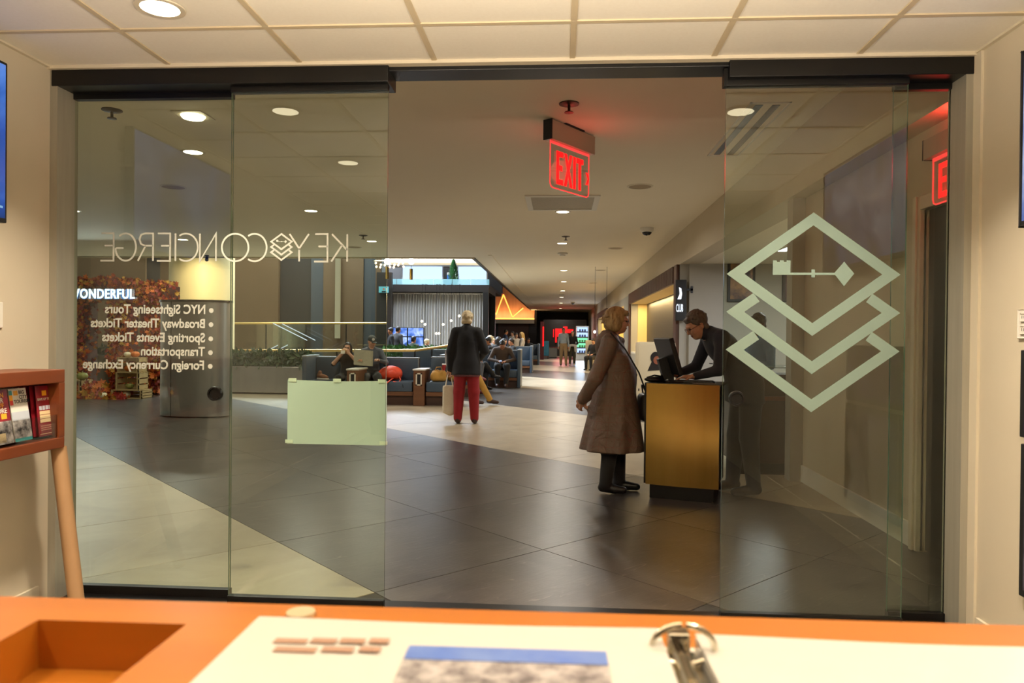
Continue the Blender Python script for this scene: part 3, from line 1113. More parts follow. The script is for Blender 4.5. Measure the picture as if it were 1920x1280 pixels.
YA, YB = 3.695, 3.61
xA0, xA1 = at(128, 640, Y=YA).x, at(434, 640, Y=YA).x
xB0, xB1 = at(431, 640, Y=YB).x, at(724, 640, Y=YB).x
xC0, xC1 = at(1356, 640, Y=YB).x, at(1697, 640, Y=YB).x
xD0, xD1 = xC1 - .03, XR - .045
pA, paneA = glass_panel('sliding glass door with white mirrored list of tours and a round pull', xA0, xA1, YA, (403, 738))
pB, paneB = glass_panel('sliding glass door with pale paper notice taped on it', xB0, xB1, YB)
pC, paneC = glass_panel('sliding glass door with large frosted diamond key logo', xC0, xC1, YB, (1381, 747))
pD, paneD = glass_panel('narrow fixed glass panel against the poster-side jamb', xD0, xD1, YA, kind='fixed_glass_panel')
# track covers
for nm, a, b, z in (('track_cover', XL + .01, at(728, 150, Y=3.56).x, 2.628), ('track_cover', at(1368, 150, Y=3.56).x, XR - .01, 2.628)):
    MB().box((a, 3.555, z), (b, 3.73, 2.712), bev=.004).build(nm, BLACK_METAL, None, label='black track cover over the pair of glass panels ' + ('next to the brochure rack' if a < 0 else 'next to the dark door'), category='door track')
x0, x1 = at(728, 150, Y=3.58).x + .002, at(1368, 150, Y=3.58).x - .002
MB().box((x0, 3.58, 2.688), (x1, 3.73, 2.712), bev=.003).build('track_rail', BLACK_METAL, None, label='slim black track rail over the open doorway', category='door track')
MB().box((xC0 - .012, -.012, 2.60), (xC0 + .012, .03, 2.685)).build('hanger_block', BLACK_METAL, pC)

# writing on the glass, read from the mall side: mirrored from in here
STRK = {
    'K': (.62, [[(0, 0), (0, 1)], [(.60, 1), (.0, .42)], [(.20, .60), (.62, 0)]]),
    'E': (.62, [[(.58, 1), (0, 1), (0, 0), (.62, 0)], [(0, .55), (.42, .55)]]),
    'Y': (.78, [[(0, 1), (.39, .47), (.78, 1)], [(.39, .47), (.39, 0)]]),
    'I': (.0, [[(0, 0), (0, 1)]]),
    'N': (.72, [[(0, 0), (0, 1), (.72, 0), (.72, 1)]]),
    'R': (.62, [[(0, 0), (0, 1), (.34, 1), (.50, .94), (.56, .78), (.50, .62), (.34, .55), (0, .55)], [(.3, .55), (.62, 0)]]),
    'O': (1.0, [[(.5 + .5 * math.cos(a), .5 + .5 * math.sin(a)) for a in np.linspace(0, 2 * math.pi, 33)]]),
    'C': (.76, [[(.5 + .5 * math.cos(a), .5 + .5 * math.sin(a)) for a in np.linspace(1.0, 2 * math.pi - 1.0, 22)]]),
    'G': (.90, [[(.5 + .5 * math.cos(a), .5 + .5 * math.sin(a)) for a in np.linspace(.9, 2 * math.pi - .15, 26)] + [(.94, .46), (.60, .46)]]),
}


SQZ = {'E': .80, 'N': .84, 'R': .92, 'G': .78, 'Y': .92, 'C': .90, 'K': .95}


def logo(mb, c, w, lw, tower=True):
    """stacked diamonds with a key in the top one; c = centre of the top diamond, w = full width"""
    a, hgt = w / 2, w / 2 * .727
    x, z = c
    k = 1 - lw / w * .5
    mb.stroke([(x - a * k, z), (x, z + hgt * k), (x + a * k, z), (x, z - hgt * k)], lw, closed=True)
    for dz in (.485, .97):
        zz = z - a * dz
        mb.stroke([(x - a * .70, zz + hgt * .26), (x - a * k, zz), (x, zz - hgt * k), (x + a * k, zz), (x + a * .70, zz + hgt * .26)], lw)
    if tower:
        q = a * .02
        u0 = x - a * .50
        M = Matrix.Rotation(math.pi / 2, 4, 'X')
        tk = [.0018]

        def pol(pts):
            tk[0] += .00013
            mb.prism([(px, pz) for px, pz in pts], tk[0], M=M)
        h0, h1, h2 = z + a * .0, z + a * .155, z + a * .175
        pol([(u0, z - a * .01), (u0 + a * .22, z - a * .01), (u0 + a * .22, h1), (u0, h1)])
        for i in range(3):
            pol([(u0 + a * (.0 + .085 * i), h1), (u0 + a * (.05 + .085 * i), h1), (u0 + a * (.05 + .085 * i), h2), (u0 + a * (.0 + .085 * i), h2)])
        pol([(u0 + a * .22, z - a * .01), (x + a * .28, z - a * .01), (x + a * .28, z + a * .02), (u0 + a * .22, z + a * .02)])
        pol([(x - a * .02, z - a * .04), (x + a * .025, z - a * .04), (x + a * .025, z + a * .06), (x - a * .02, z + a * .06)])
        pol([(x + a * .26, z + a * .01), (x + a * .385, z - a * .15), (x + a * .51, z + a * .01), (x + a * .385, z + a * .16)])


def px_glass(u, v, Y):
    p = at(u, v, Y=Y)
    return p.x, p.z


# large logo on the open-side panel
mb = MB()
c0 = px_glass(1524, 514, YB - .004)
cw = px_glass(1675, 514, YB - .004)[0] - px_glass(1373, 514, YB - .004)[0]
logo(mb, c0, cw, .050)
o = mb.build('key_logo', FROST_VINYL, paneC)
o.location = (0, -.004, 0)
# KEY (logo) CONCIERGE across the two other panels
letters_right = [('K', 651), ('E', 614), ('Y', 579)]
for ch, u in letters_right + [('C', 500), ('O', 466), ('N', 405), ('C', 371), ('I', 329), ('E', 319), ('R', 287), ('G', 255), ('E', 213)]:
    on_b = u > 440
    Yp, par = (YB, paneB) if on_b else (YA, paneA)
    if ch == 'O':
        Yp, par = YB, paneB
    x1, zb = px_glass(u, 489.5 - (u - 430) * -.004, Yp - .004)
    zt = px_glass(u, 438.0 - (u - 430) * -.004, Yp - .004)[1]
    sc = zt - zb
    mb = MB()
    for st in STRK[ch][1]:
        mb.stroke([(x1 - p[0] * sc * SQZ.get(ch, 1), zb + p[1] * sc) for p in st], .0088, .0015)
    o = mb.build('letter', CREAM_VINYL, par)
    o.location = (0, -.004, 0)
mb = MB()
c1 = px_glass(528, 453, YB - .004)
logo(mb, c1, px_glass(548, 453, YB)[0] - px_glass(508, 453, YB)[0], .0085)
o = mb.build('key_logo', CREAM_VINYL, paneB)
o.location = (0, -.004, 0)
for i, (line, v) in enumerate((('NYC Sightseeing Tours', 588), ('Broadway Theater Tickets', 614.5), ('Sporting Events Tickets', 641), ('Transportation', 667), ('Foreign Currency Exchange', 692.5))):
    x, z = px_glass(386 - i * .6, v, YA - .004)
    me_w = {0: 188, 1: 214, 2: 193, 3: 120, 4: 227}[i]
    o = text('lettering', line, .066, CREAM_VINYL, paneA, (x, -.004, z), mirror=True, bold=.0016, depth=.0008)
    tw = px_glass(386, v, YA)[0] - px_glass(386 - me_w, v, YA)[0]
    o.scale = (tw / max(o.dimensions.x, .01), 1, 1)
    bx, bz = px_glass(397 - i * .5, v - 6, YA)
    MB().lathe([(0, .001), (.0125, .001), (.0125, 0)], (bx, -.004, bz), 16, axis='Y').build('bullet', CREAM_VINYL, paneA)

# paper notice taped on the outside of the open-side panel
p0, p1 = at(540, 711, Y=YB + .02), at(725, 835, Y=YB + .02)
t = thing('paper_notice', 'pale green paper notice taped to the glass door', 'notice', (0, YB + .016, 0))
NOTICE = mat('notice_paper', (214, 230, 230), 0.7, noise=(5, .4), color2=(208, 225, 224))
w, hh = p1.x - p0.x, p0.z - p1.z
MB().grid(lambda u, v: (p0.x + w * u, .004 * math.sin(u * 3.0) * (1 - v), p1.z + hh * v - .006 * math.sin(math.pi * u) * v), 10, 4).build('sheet', NOTICE, t, True)
mb = MB()
for u, v in ((.05, .985), (.5, .985), (.95, .985), (.02, .03), (.97, .03)):
    MB().box((p0.x + w * u - .02, -.003, p1.z + hh * v - .006), (p0.x + w * u + .02, -.001, p1.z + hh * v + .012)).build('tape', mat('clear_tape', (240, 250, 238), .3), t)

# ------------------------------------------------------------------ screens on the side walls
def screen_mat(name, c_top, c_mid, c_low, strength, scale):
    m = mat(name, (10, 10, 14), .12)
    nt, L = m.node_tree, m.node_tree.links
    b = nt.nodes['Principled BSDF']
    tc = N(m, 'ShaderNodeTexCoord')
    nz = N(m, 'ShaderNodeTexNoise')
    nz.inputs['Scale'].default_value = scale
    nz.inputs['Detail'].default_value = 5
    nz.inputs['Distortion'].default_value = 1.2
    L.new(tc.outputs['Object'], nz.inputs['Vector'])
    rp = N(m, 'ShaderNodeValToRGB')
    e = rp.color_ramp.elements
    e[0].position, e[0].color = .34, rgb(c_low)
    e[1].position, e[1].color = .68, rgb(c_top)
    n = rp.color_ramp.elements.new(.5)
    n.color = rgb(c_mid)
    L.new(nz.outputs['Fac'], rp.inputs['Fac'])
    L.new(rp.outputs['Color'], b.inputs['Emission Color'])
    b.inputs['Emission Strength'].default_value = strength
    return m


def wall_tv(label, xw, sgn, y_far, z0, z1, m, word=None):
    h = z1 - z0
    w = h * 1.77
    t = thing('wall_screen', label, 'television', (xw, y_far, 0))
    MB().box((0, -w, z0), (sgn * .055, 0, z1), bev=.006).build('housing', BLACK_PLASTIC, t)
    xs = sgn * .0562
    MB().box((xs - .0005, -w + .014, z0 + .02), (xs + .0005, -.014, z1 - .014)).build('display', m, t)
    MB().box((-sgn * .04, -w * .7, z0 + h * .3), (0, -w * .3, z0 + h * .7)).build('bracket', BLACK_METAL, t)
    if word:
        text('caption', word, .05, emat('caption_white', (230, 240, 255), 1.0), t, (xs + sgn * .002, -.13, z0 + .10), (0, 0, math.pi / 2 * sgn))
        MB().box((xs + sgn * .001, -.11, z0 + .065), (xs + sgn * .002, -.03, z0 + .075)).build('caption_line', emat('caption_blue', (150, 200, 240), .7), t)
    return t


a, b = at(15, 119, X=XL + .06), at(15, 419, X=XL + .06)
wall_tv('wall screen with blue picture above the brochure rack', XL + .004, 1, a.y, b.z, a.z, screen_mat('blue_film', (96, 140, 214), (30, 72, 150), (16, 34, 80), 1.25, 1.3), 'om')
a, b = at(1914, 270, X=XR - .06), at(1914, 424, X=XR - .06)
wall_tv('wall screen with blue-white picture above the posters', XR - .004, -1, a.y, b.z, b.z + .71, screen_mat('pale_film', (190, 205, 240), (96, 116, 180), (20, 28, 58), .9, 1.6))
NAVY = mat('poster_navy', (18, 16, 36), .35, noise=(6, .12), color2=(70, 40, 96))
MAROON_POSTER = mat('poster_dark', (24, 18, 30), .35, noise=(5, .15), color2=(96, 92, 110))
for lb, v0, v1, m in (('upper dark framed poster on the shop wall under the screen', 656, 819, NAVY), ('lower tall dark framed poster on the shop wall', 831, 1117, MAROON_POSTER)):
    a, b = at(1913, v0, X=XR - .025), at(1913, v1, X=XR - .025)
    t = thing('framed_poster', lb, 'poster', (XR, a.y, 0))
    MB().box((-.024, -.95, b.z), (0, 0, a.z), bev=.004).build('frame', BLACK_PLASTIC, t)
    MB().box((-.0255, -.92, b.z + .03), (-.024, -.03, a.z - .03)).build('print', m, t)
# electrical outlets
def outlet(label, x, sgn, y, z):
    t = thing('wall_outlet', label, 'outlet', (x, y, z))
    MB().box((0, -.04, -.06), (sgn * .008, .04, .06), bev=.003).build('cover_plate', WHITE_TRIM, t)
    for dz in (-.026, .026):
        r = MB().box((sgn * .007, -.017, dz - .016), (sgn * .012, .017, dz + .016), bev=.003).build('receptacle', WHITE_TRIM, t)
        MB().box((sgn * .0115, -.009, dz - .004), (sgn * .0125, -.006, dz + .008)).box((sgn * .0115, .006, dz - .004), (sgn * .0125, .009, dz + .008)).build('slot', BLACK_PLASTIC, r)


p = at(1916, 607, X=XR - .004)
outlet('cream double outlet on the wall beside the posters', XR, -1, p.y - .02, p.z)
p = at(-8, 590, X=XL + .004)
outlet('cream double outlet on the wall above the brochure rack', XL, 1, p.y, p.z)

# ------------------------------------------------------------------ brochure rack
RXF = -2.36
RY1 = at(122, 700, X=RXF).y
RY0 = RY1 - 1.25
rz1, rz0 = at(120, 692, X=RXF).z, at(120, 838, X=RXF).z
rk = thing('brochure_rack', 'cherry wood brochure rack hung on the shop wall', 'brochure rack', (0, 0, 0))
wl = XL + .001
MB().box((wl, RY0, rz1 - .062), (RXF, RY1, rz1), bev=.004).build('top_rail', RACK_WOOD, rk)
MB().box((wl, RY0, rz0), (RXF, RY1, rz0 + .05), bev=.004).build('bottom_rail', RACK_WOOD, rk)
for a, b in ((RY0, RY0 + .04), (RY1 - .04, RY1)):
    MB().box((wl, a, rz0 + .05), (RXF, b, rz1 - .062), bev=.003).build('end_panel', RACK_WOOD, rk)
MB().box((wl, RY0 + .04, rz0 + .05), (wl + .02, RY1 - .04, rz1 - .062)).build('back_panel', mat('rack_back', (58, 26, 16), .5), rk)
MB().box((RXF - .012, RY0 + .04, rz0 + .05), (RXF - .009, RY1 - .04, rz0 + .16)).build('plastic_front', glass_mat('acrylic', (.92, .92, .92), 1.0), rk)
bz = rz0 + .052
BR = {
    'maroon': mat('brochure_maroon', (128, 22, 34), .35), 'white': mat('brochure_white', (226, 222, 210), .35), 'cream': mat('brochure_cream', (228, 206, 158), .4),
    'gold': mat('brochure_gold', (236, 170, 40), .4), 'photo': mat('brochure_photo', (40, 38, 40), .3, noise=(26, .16), color2=(196, 190, 184)),
    'teal': mat('brochure_teal', (62, 150, 148), .4), 'red': mat('brochure_red', (200, 52, 40), .4), 'sky': mat('brochure_sky', (190, 196, 206), .4), 'ink': mat('brochure_ink', (30, 24, 24), .5)}
BW, BH = .105, .235


def brochure(label, y, x, tilt, base, marks, words, n_behind, grp, z=None):
    """leaflet standing in the rack, face towards the room; marks = coloured fields in unit coordinates"""
    for k in range(n_behind + 1):
        front = k == 0
        t = thing('brochure', label if front else 'brochure standing behind the ' + grp, 'brochure', (x - k * .020, y - k * .010, (z or bz) + .012), 0, grp)
        t.rotation_euler = (0, -tilt, 0)
        MB().box((-.003, -BW / 2, 0), (0, BW / 2, BH)).build('booklet', [BR[base]], t)
        if not front:
            continue
        for (u0, v0, u1, v1, c) in marks:
            MB().box((0, -BW / 2 + BW * u0, BH * v0), (.0006, -BW / 2 + BW * u1, BH * v1)).build('printed_field', BR[c], t)
        for (s, u, v, sz, c) in words:
            text('lettering', s, sz, BR[c], t, (.0012, -BW / 2 + BW * u, BH * v), (0, 0, math.pi / 2), depth=.0002, bold=.0004)


y3 = at(91, 780, X=RXF - .03).y
brochure('maroon brochure promising savings with cream ticket boxes', y3, RXF - .035, .10, 'maroon',
         [(.38, .80, .66, .90, 'gold'), (.14, .52, .30, .60, 'sky'), (.34, .52, .50, .60, 'sky'), (.54, .52, .70, .60, 'sky'), (.74, .52, .90, .60, 'sky'),
          (.14, .43, .92, .50, 'cream'), (.14, .35, .92, .42, 'cream'), (.14, .27, .92, .34, 'cream'), (.16, .20, .9, .205, 'cream'), (.16, .16, .9, .165, 'cream'), (.16, .12, .8, .125, 'cream'), (.06, .04, .94, .05, 'cream')],
         [('SAVE UP TO', .06, .71, .0155, 'white'), ('50%', .72, .71, .0155, 'gold')], 5, 'savings brochures')
y2 = at(46, 790, X=RXF - .02).y
brochure('white city tourism brochure with a speedboat photo', y2, RXF - .02, .16, 'white',
         [(0, .88, .18, .97, 'teal'), (0, .78, .18, .88, 'gold'), (0, .69, .18, .78, 'red'), (.26, .87, .50, .96, 'gold'), (0, .40, 1, .56, 'sky'), (0, .06, 1, .42, 'photo'), (0, 0, 1, .06, 'teal')],
         [('BIG', .54, .89, .022, 'ink'), ('CITY', .54, .80, .022, 'ink'), ('TOURISM', .22, .72, .022, 'ink')], 5, 'city tourism brochures')
y1 = at(10, 790, X=RXF - .02).y
brochure('maroon brochure with big yellow and white words above food photos', y1, RXF - .02, .16, 'maroon', [(0, 0, 1, .42, 'photo'), (.5, .46, .8, .56, 'gold'), (.05, .03, .6, .2, 'cream')],
         [('N', .55, .86, .030, 'gold'), ('ER', .40, .76, .030, 'white'), ('FF', .45, .66, .030, 'gold'), ('ORE', .30, .57, .030, 'white')], 4, 'food brochures')
# cardboard tube leaning in the corner
KRAFT = mat('kraft_card', (158, 122, 84), .7, noise=(6, .4), color2=(146, 111, 75))
pb = at(149, 1180, Z=0)
pt = at(110, 840, X=-2.40)
d = (Vector(pt) - Vector(pb)).normalized()
pt = Vector(pb) + d * ((rz0 - .004) / d.z)
t = thing('cardboard_tube', 'long brown cardboard tube leaning under the brochure rack', 'tube', pb)
rel = pt - Vector(pb)
MB().tube([(0, 0, .012), tuple(rel)], .034, 22, caps=False).tube([(0, 0, .012), tuple(rel)], .029, 22, caps=False).build('tube_wall', KRAFT, t, True)
MB().tube([tuple(rel * .985), tuple(rel * .992)], .0292, 22).build('end_cap', WHITE_TRIM, t, True)

# ------------------------------------------------------------------ desk and binder
DZT = 1.15
q0, q1 = at(60, 1119, Z=DZT), at(1880, 1171, Z=DZT)
dang = math.atan2(q1.y - q0.y, q1.x - q0.x)
dk = thing('desk', 'cherry wood counter with a sunken tray beside the open binder', 'desk', (q0.x, q0.y, 0), dang)
DI = (T(q0.x, q0.y, 0) @ RZ(dang)).inverted()
def on_desk(u, v, z=DZT):
    return DI @ at(u, v, Z=z)
h0, h1, hn = on_desk(71, 1162), on_desk(350, 1169), on_desk(271, 1233)
hx0, hx1, hy1 = h0.x, h1.x, (h0.y + h1.y) / 2
hy0 = hy1 - .26
X0, X1, Y0 = -.85, 1.75, -.50
mb = MB()
tk = .045
mb.box((X0, hy1, DZT - tk), (X1, 0, DZT)).box((X0, Y0, DZT - tk), (hx0, hy1, DZT)).box((hx1, Y0, DZT - tk), (X1, hy1, DZT)).box((hx0, Y0, DZT - tk), (hx1, hy0, DZT))
mb.box((hx0 - .02, hy0 - .02, DZT - tk - .02), (hx1 + .02, hy1 + .02, DZT - tk + .006))
mb.build('worktop', OAK, dk)
MB().box((X0 + .03, -.06, 0), (X1 - .03, -.035, DZT - tk), bev=.003).build('front_panel', RACK_WOOD, dk)
for x in (X0 + .03, X1 - .07):
    MB().box((x, Y0 + .05, 0), (x + .04, -.06, DZT - tk)).build('side_panel', RACK_WOOD, dk)
MB().box((X0 + .07, Y0 + .08, .70), (X1 - .07, -.06, .73)).build('shelf', RACK_WOOD, dk)

bd = thing('ring_binder', 'open white ring binder with plastic sleeves on the counter', 'binder', (q0.x, q0.y, DZT), dang)
def bp(u, v, dz=.022):
    r = DI @ at(u, v, Z=DZT + dz)
    return Vector((r.x, r.y, dz))
VINYL = mat('binder_vinyl', (222, 216, 200), .35)
SLEEVE = mat('plastic_sleeve', (226, 224, 216), .25, coat=.5, noise=(9, .4), color2=(219, 216, 207))
fl, fm = bp(482, 1158), bp(1232, 1172)
bl = bp(345, 1279)
fr = bp(1300, 1172)
Yf, Yn = (fl.y + fm.y) / 2, (fl.y + fm.y) / 2 - .30
# covers
MB().box((fl.x - .005, Yn - .01, .001), (fm.x - .01, Yf + .012, .004), bev=.001).build('cover', VINYL, bd)
MB().box((fr.x + .01, Yn - .01, .001), (fr.x + .35, Yf + .012, .004), bev=.001).build('cover', VINYL, bd)
MB().box((fm.x - .008, Yn - .01, .001), (fr.x + .008, Yf + .012, .003)).build('spine', VINYL, bd)
def leaf(x0, x1, z0, z1, wav):
    mb = MB()
    fn = lambda u, v: (x0 + (x1 - x0) * u, Yn + (Yf - Yn) * v, z1 + wav * math.sin(u * 5 + v * 2))
    mb.grid(fn, 16, 6)
    mb.box((x0, Yn, z0), (x1, Yf, z1 - wav * 1.2))
    return mb
leaf(fl.x, fm.x, .005, .021, .0008).build('page_stack', SLEEVE, bd, True)
leaf(fr.x, fr.x + .335, .005, .017, .0014).build('page_stack', SLEEVE, bd, True)
# divider tabs past the far edge
g0 = bp(500, 1150)
MB().box((g0.x - .002, Yf - .01, .006), (g0.x + .024, Yf + .012, .009)).build('divider_tab', mat('tab_grey', (186, 180, 166), .4), bd)
g1 = bp(1570, 1168)
MB().box((g1.x, Yf - .01, .006), (g1.x + .024, Yf + .014, .009)).build('divider_tab', mat('tab_grey', (186, 180, 166), .4), bd)
# printed photo and caption on the left sleeve
c0, c1 = bp(768, 1211), bp(1136, 1221)
MB().box((c0.x, Yn + .03, .0215), (c1.x, c0.y, .0222)).build('printed_photo', mat('city_photo', (84, 78, 82), .3, noise=(75, .16), color2=(190, 184, 184)), bd)
MB().box((c0.x, c0.y - .020, .0223), (c1.x, c0.y, .0227)).build('photo_sky', mat('city_photo_sky', (56, 92, 176), .3, noise=(30, .3), color2=(110, 134, 190)), bd)
INK = mat('faded_ink', (150, 116, 96), .6)
mb = MB()
for v, ws in ((1201, ((515, 577), (584, 632), (638, 685), (693, 730))), (1217, ((515, 594), (604, 664), (674, 714)))):
    for a, b in ws:
        A, B = bp(a, v), bp(b, v)
        mb.box((A.x, A.y - .0038, .0222), (B.x, A.y + .0038, .0226))
mb.build('caption_lines', INK, bd)
# ring mechanism
xm = (fm.x + fr.x) / 2
CHROME = mat('chrome', (222, 214, 196), .15, metal=1.0)
MB().box((xm - .012, Yn + .01, .004), (xm + .012, Yf - .005, .008), bev=.0015).tube([(xm, Yn + .01, .009), (xm, Yf - .005, .009)], .006, 10).build('ring_rail', CHROME, bd, True)
for yy in (Yf - .028, Yf - .14, Yf - .252):
    for sd in (-1, 1):
        pts = [(xm + sd * .021 * math.sin(a), yy, .008 + .012 * (1 - math.cos(a))) for a in np.linspace(.2, 1.57, 6)]
        pts += [(xm + sd * .021 * math.cos(a), yy, .020 + .015 * math.sin(a)) for a in np.linspace(.2, 1.5, 6)]
        MB().tube(pts, .0022, 8).build('ring', CHROME, bd, True)
MB().box((xm - .008, Yf - .012, .008), (xm + .008, Yf + .004, .022), bev=.002).build('lever', CHROME, bd)
p = on_desk(567, 1149)
w = T(q0.x, q0.y, 0) @ RZ(dang) @ Vector((p.x, min(p.y, -.008) - .004, DZT))
t = MB().lathe([(0, 0), (.0115, 0), (.0118, .0015), (.0115, .003), (0, .003)], n=24).build('coin', mat('coin_metal', (206, 196, 160), .35, metal=.3), None, True, label='small pale coin lying at the far edge of the counter', category='coin')
t.location = w


# ------------------------------------------------------------------ fittings in the mall ceiling
for u, v, lb in ((362, 285, 'round mall ceiling lamp seen through the door with the tour list'), (583, 395, 'round mall ceiling lamp between the tilted lamp and the lettering'), (697, 452, 'round mall ceiling lamp beside the K of the lettering'),
                 (343, 449, 'round mall ceiling lamp behind the word concierge'), (136, 395, 'round mall ceiling lamp beside the aluminium jamb'),
                 (1055, 397, 'round corridor lamp just behind the square ceiling grille'), (1054, 456, 'round corridor lamp behind the sprinkler, second from the grille'), (1057, 507, 'round corridor lamp, third from the square grille'), (1057, 528, 'round corridor lamp, fourth from the square grille'),
                 (1055, 545, 'round corridor lamp, fifth from the square grille'), (1053, 557, 'round corridor lamp, sixth from the square grille'), (1052, 568, 'round corridor lamp, seventh from the square grille'), (1051, 578, 'round corridor lamp farthest down the corridor')):
    p = at(u, v, Z=MALL_Z)
    downlight(p.x, p.y, MALL_Z, lb, 'mall ceiling lamps', POWER_MALL * (1.0 if p.y < 20 else 1.3), MALL_WARM, 1.28, 2.9)
p = at(362, 216, Z=MALL_Z)
t = thing('adjustable_downlight', 'tilted square-trimmed mall lamp near the glass', 'ceiling lamp', (p.x, p.y, MALL_Z))
MB().box((-.14, -.14, -.008), (.14, .14, 0), bev=.003).build('trim_plate', LAMP_RIM, t)
MB().lathe([(0, -.03), (.09, -.03), (.11, -.004)], n=26).build('lens', LAMP_ON, t, True)
light('lamp_light', 'AREA', (0, 0, -.034), POWER_MALL, MALL_WARM, .17, t, direction=(0, 0, -1)).data.spread = 2.5

SPRK = mat('sprinkler_bronze', (70, 56, 44), .4, metal=.6)


def sprinkler(u, v, label, zc=MALL_Z):
    p = at(u, v, Z=zc)
    t = thing('sprinkler', label, 'sprinkler', (p.x, p.y, zc), 0, 'ceiling sprinklers')
    MB().lathe([(.085, 0), (.085, -.008), (.05, -.018), (.03, -.02)], n=22).build('escutcheon', SPRK, t, True)
    MB().tube([(0, 0, -.018), (0, 0, -.07)], .012, 8).build('stem', SPRK, t)
    MB().lathe([(0, -.07), (.036, -.07), (.04, -.078), (0, -.082)], n=18).build('deflector', SPRK, t, True)


for u, v, lb in ((210, 206, 'bronze ceiling sprinkler near the tilted lamp'), (1067, 194, 'bronze ceiling sprinkler in front of the hanging exit sign'), (681, 441, 'bronze ceiling sprinkler close to the K lettering'), (1061, 443, 'bronze corridor sprinkler beyond the square grille')):
    sprinkler(u, v, lb)
for u, v, lb in ((1200, 349, 'flush round ceiling speaker close to the exit sign'), (1154, 465, 'flush round ceiling speaker beyond the dome camera'), (1126, 506, 'flush round ceiling speaker, third along the corridor'), (1111, 530, 'flush round ceiling speaker, fourth along the corridor'), (325, 350, 'flush round ceiling speaker over the autumn display side'), (664, 463, 'flush round ceiling speaker near the atrium edge')):
    p = at(u, v, Z=MALL_Z)
    t = thing('ceiling_speaker', lb, 'speaker', (p.x, p.y, MALL_Z), 0, 'flush ceiling speakers')
    MB().lathe([(0, -.004), (.14, -.004), (.145, -.006)], n=28).build('grille', mat('speaker_grille', (170, 152, 126), .7), t, True)
    MB().lathe([(.145, 0), (.145, -.010), (.165, -.008), (.17, 0)], n=28).build('rim', LAMP_RIM, t, True)
for u, v, lb, s in ((1213, 427, 'white dome camera under the ceiling by the bulkhead', 1.0), (1074, 566, 'small dome camera far down the corridor', 1.0)):
    p = at(u, v, Z=MALL_Z)
    t = thing('dome_camera', lb, 'camera', (p.x, p.y, MALL_Z))
    MB().lathe([(.12, 0), (.12, -.05), (.105, -.075), (.085, -.08)], n=26).build('housing', WHITE_TRIM, t, True)
    MB().lathe([(.085, -.08), (.078, -.105), (.05, -.13), (0, -.142)], n=26).build('dome', SCREEN_BLACK, t, True)
for u, v, lb in ((1055, 474, 'white smoke detector past the second corridor lamp'), (1053, 552, 'white smoke detector far along the corridor')):
    p = at(u, v, Z=MALL_Z)
    t = thing('smoke_detector', lb, 'smoke detector', (p.x, p.y, MALL_Z))
    MB().lathe([(.12, 0), (.12, -.03), (.07, -.045)], n=24).build('base', WHITE_TRIM, t, True)
    MB().lathe([(.065, -.045), (.06, -.07), (0, -.075)], n=24).build('sensor', WHITE_TRIM, t, True)
# square grille and linear diffuser
a, b = at(998, 391, Z=MALL_Z), at(1124, 367, Z=MALL_Z)
x0, x1 = at(1000, 391, Z=MALL_Z).x, at(1109, 391, Z=MALL_Z).x
t = thing('ceiling_grille', 'square air grille in the mall ceiling under the exit sign', 'air grille', ((x0 + x1) / 2, (a.y + b.y) / 2, MALL_Z))
hw, hl = (x1 - x0) / 2, (b.y - a.y) / 2
hw, hl = abs(hw), abs(hl)
mb = MB()
for q in (-1, 1):
    mb.box((min(q * hw, q * (hw + .08)), -hl - .08, -.02), (max(q * hw, q * (hw + .08)), hl + .08, 0), bev=.003)
    mb.box((-hw, min(q * hl, q * (hl + .08)), -.02), (hw, max(q * hl, q * (hl + .08)), 0), bev=.003)
mb.build('frame', WHITE_TRIM, t)
MB().box((-hw, -hl, -.008), (hw, hl, -.004)).build('face', mat('grille_face', (190, 180, 160), .6, noise=(80, .3)), t)
mb = MB()
t = thing('linear_diffuser', 'two-slot linear air diffuser in the ceiling along the bulkhead', 'air diffuser', (0, 0, MALL_Z))
fr0, fr1 = at(1329, 291, Z=MALL_Z), at(1478, 192, Z=MALL_Z)
for u0, u1 in ((1344, 1424), (1372, 1452)):
    A, B = at(u0, 289, Z=MALL_Z), at(u1, 196, Z=MALL_Z)
    xc = (A.x + B.x) / 2
    MB().box((xc - .032, B.y, -.006), (xc + .032, A.y, -.002)).build('slot', SCREEN_BLACK, t)
xa, xb = at(1344, 289, Z=MALL_Z).x - .09, at(1372, 289, Z=MALL_Z).x + .09
ya, yb = B.y - .07, A.y + .05
mb = MB()
for lo, hi in (((xa, ya, -.008), (xa + .02, yb, 0)), ((xb - .02, ya, -.008), (xb, yb, 0)), ((xa, ya, -.008), (xb, ya + .02, 0)), ((xa, yb - .02, -.008), (xb, yb, 0))):
    mb.box(lo, hi)
mb.build('frame', WHITE_TRIM, t)

# ------------------------------------------------------------------ exit signs
RED = emat('exit_red', (255, 8, 10), 3.2)
RED_EDGE = emat('exit_edge', (255, 60, 56), 1.4)
ACRYL = glass_mat('exit_acrylic', (.93, .88, .86), 1.0)


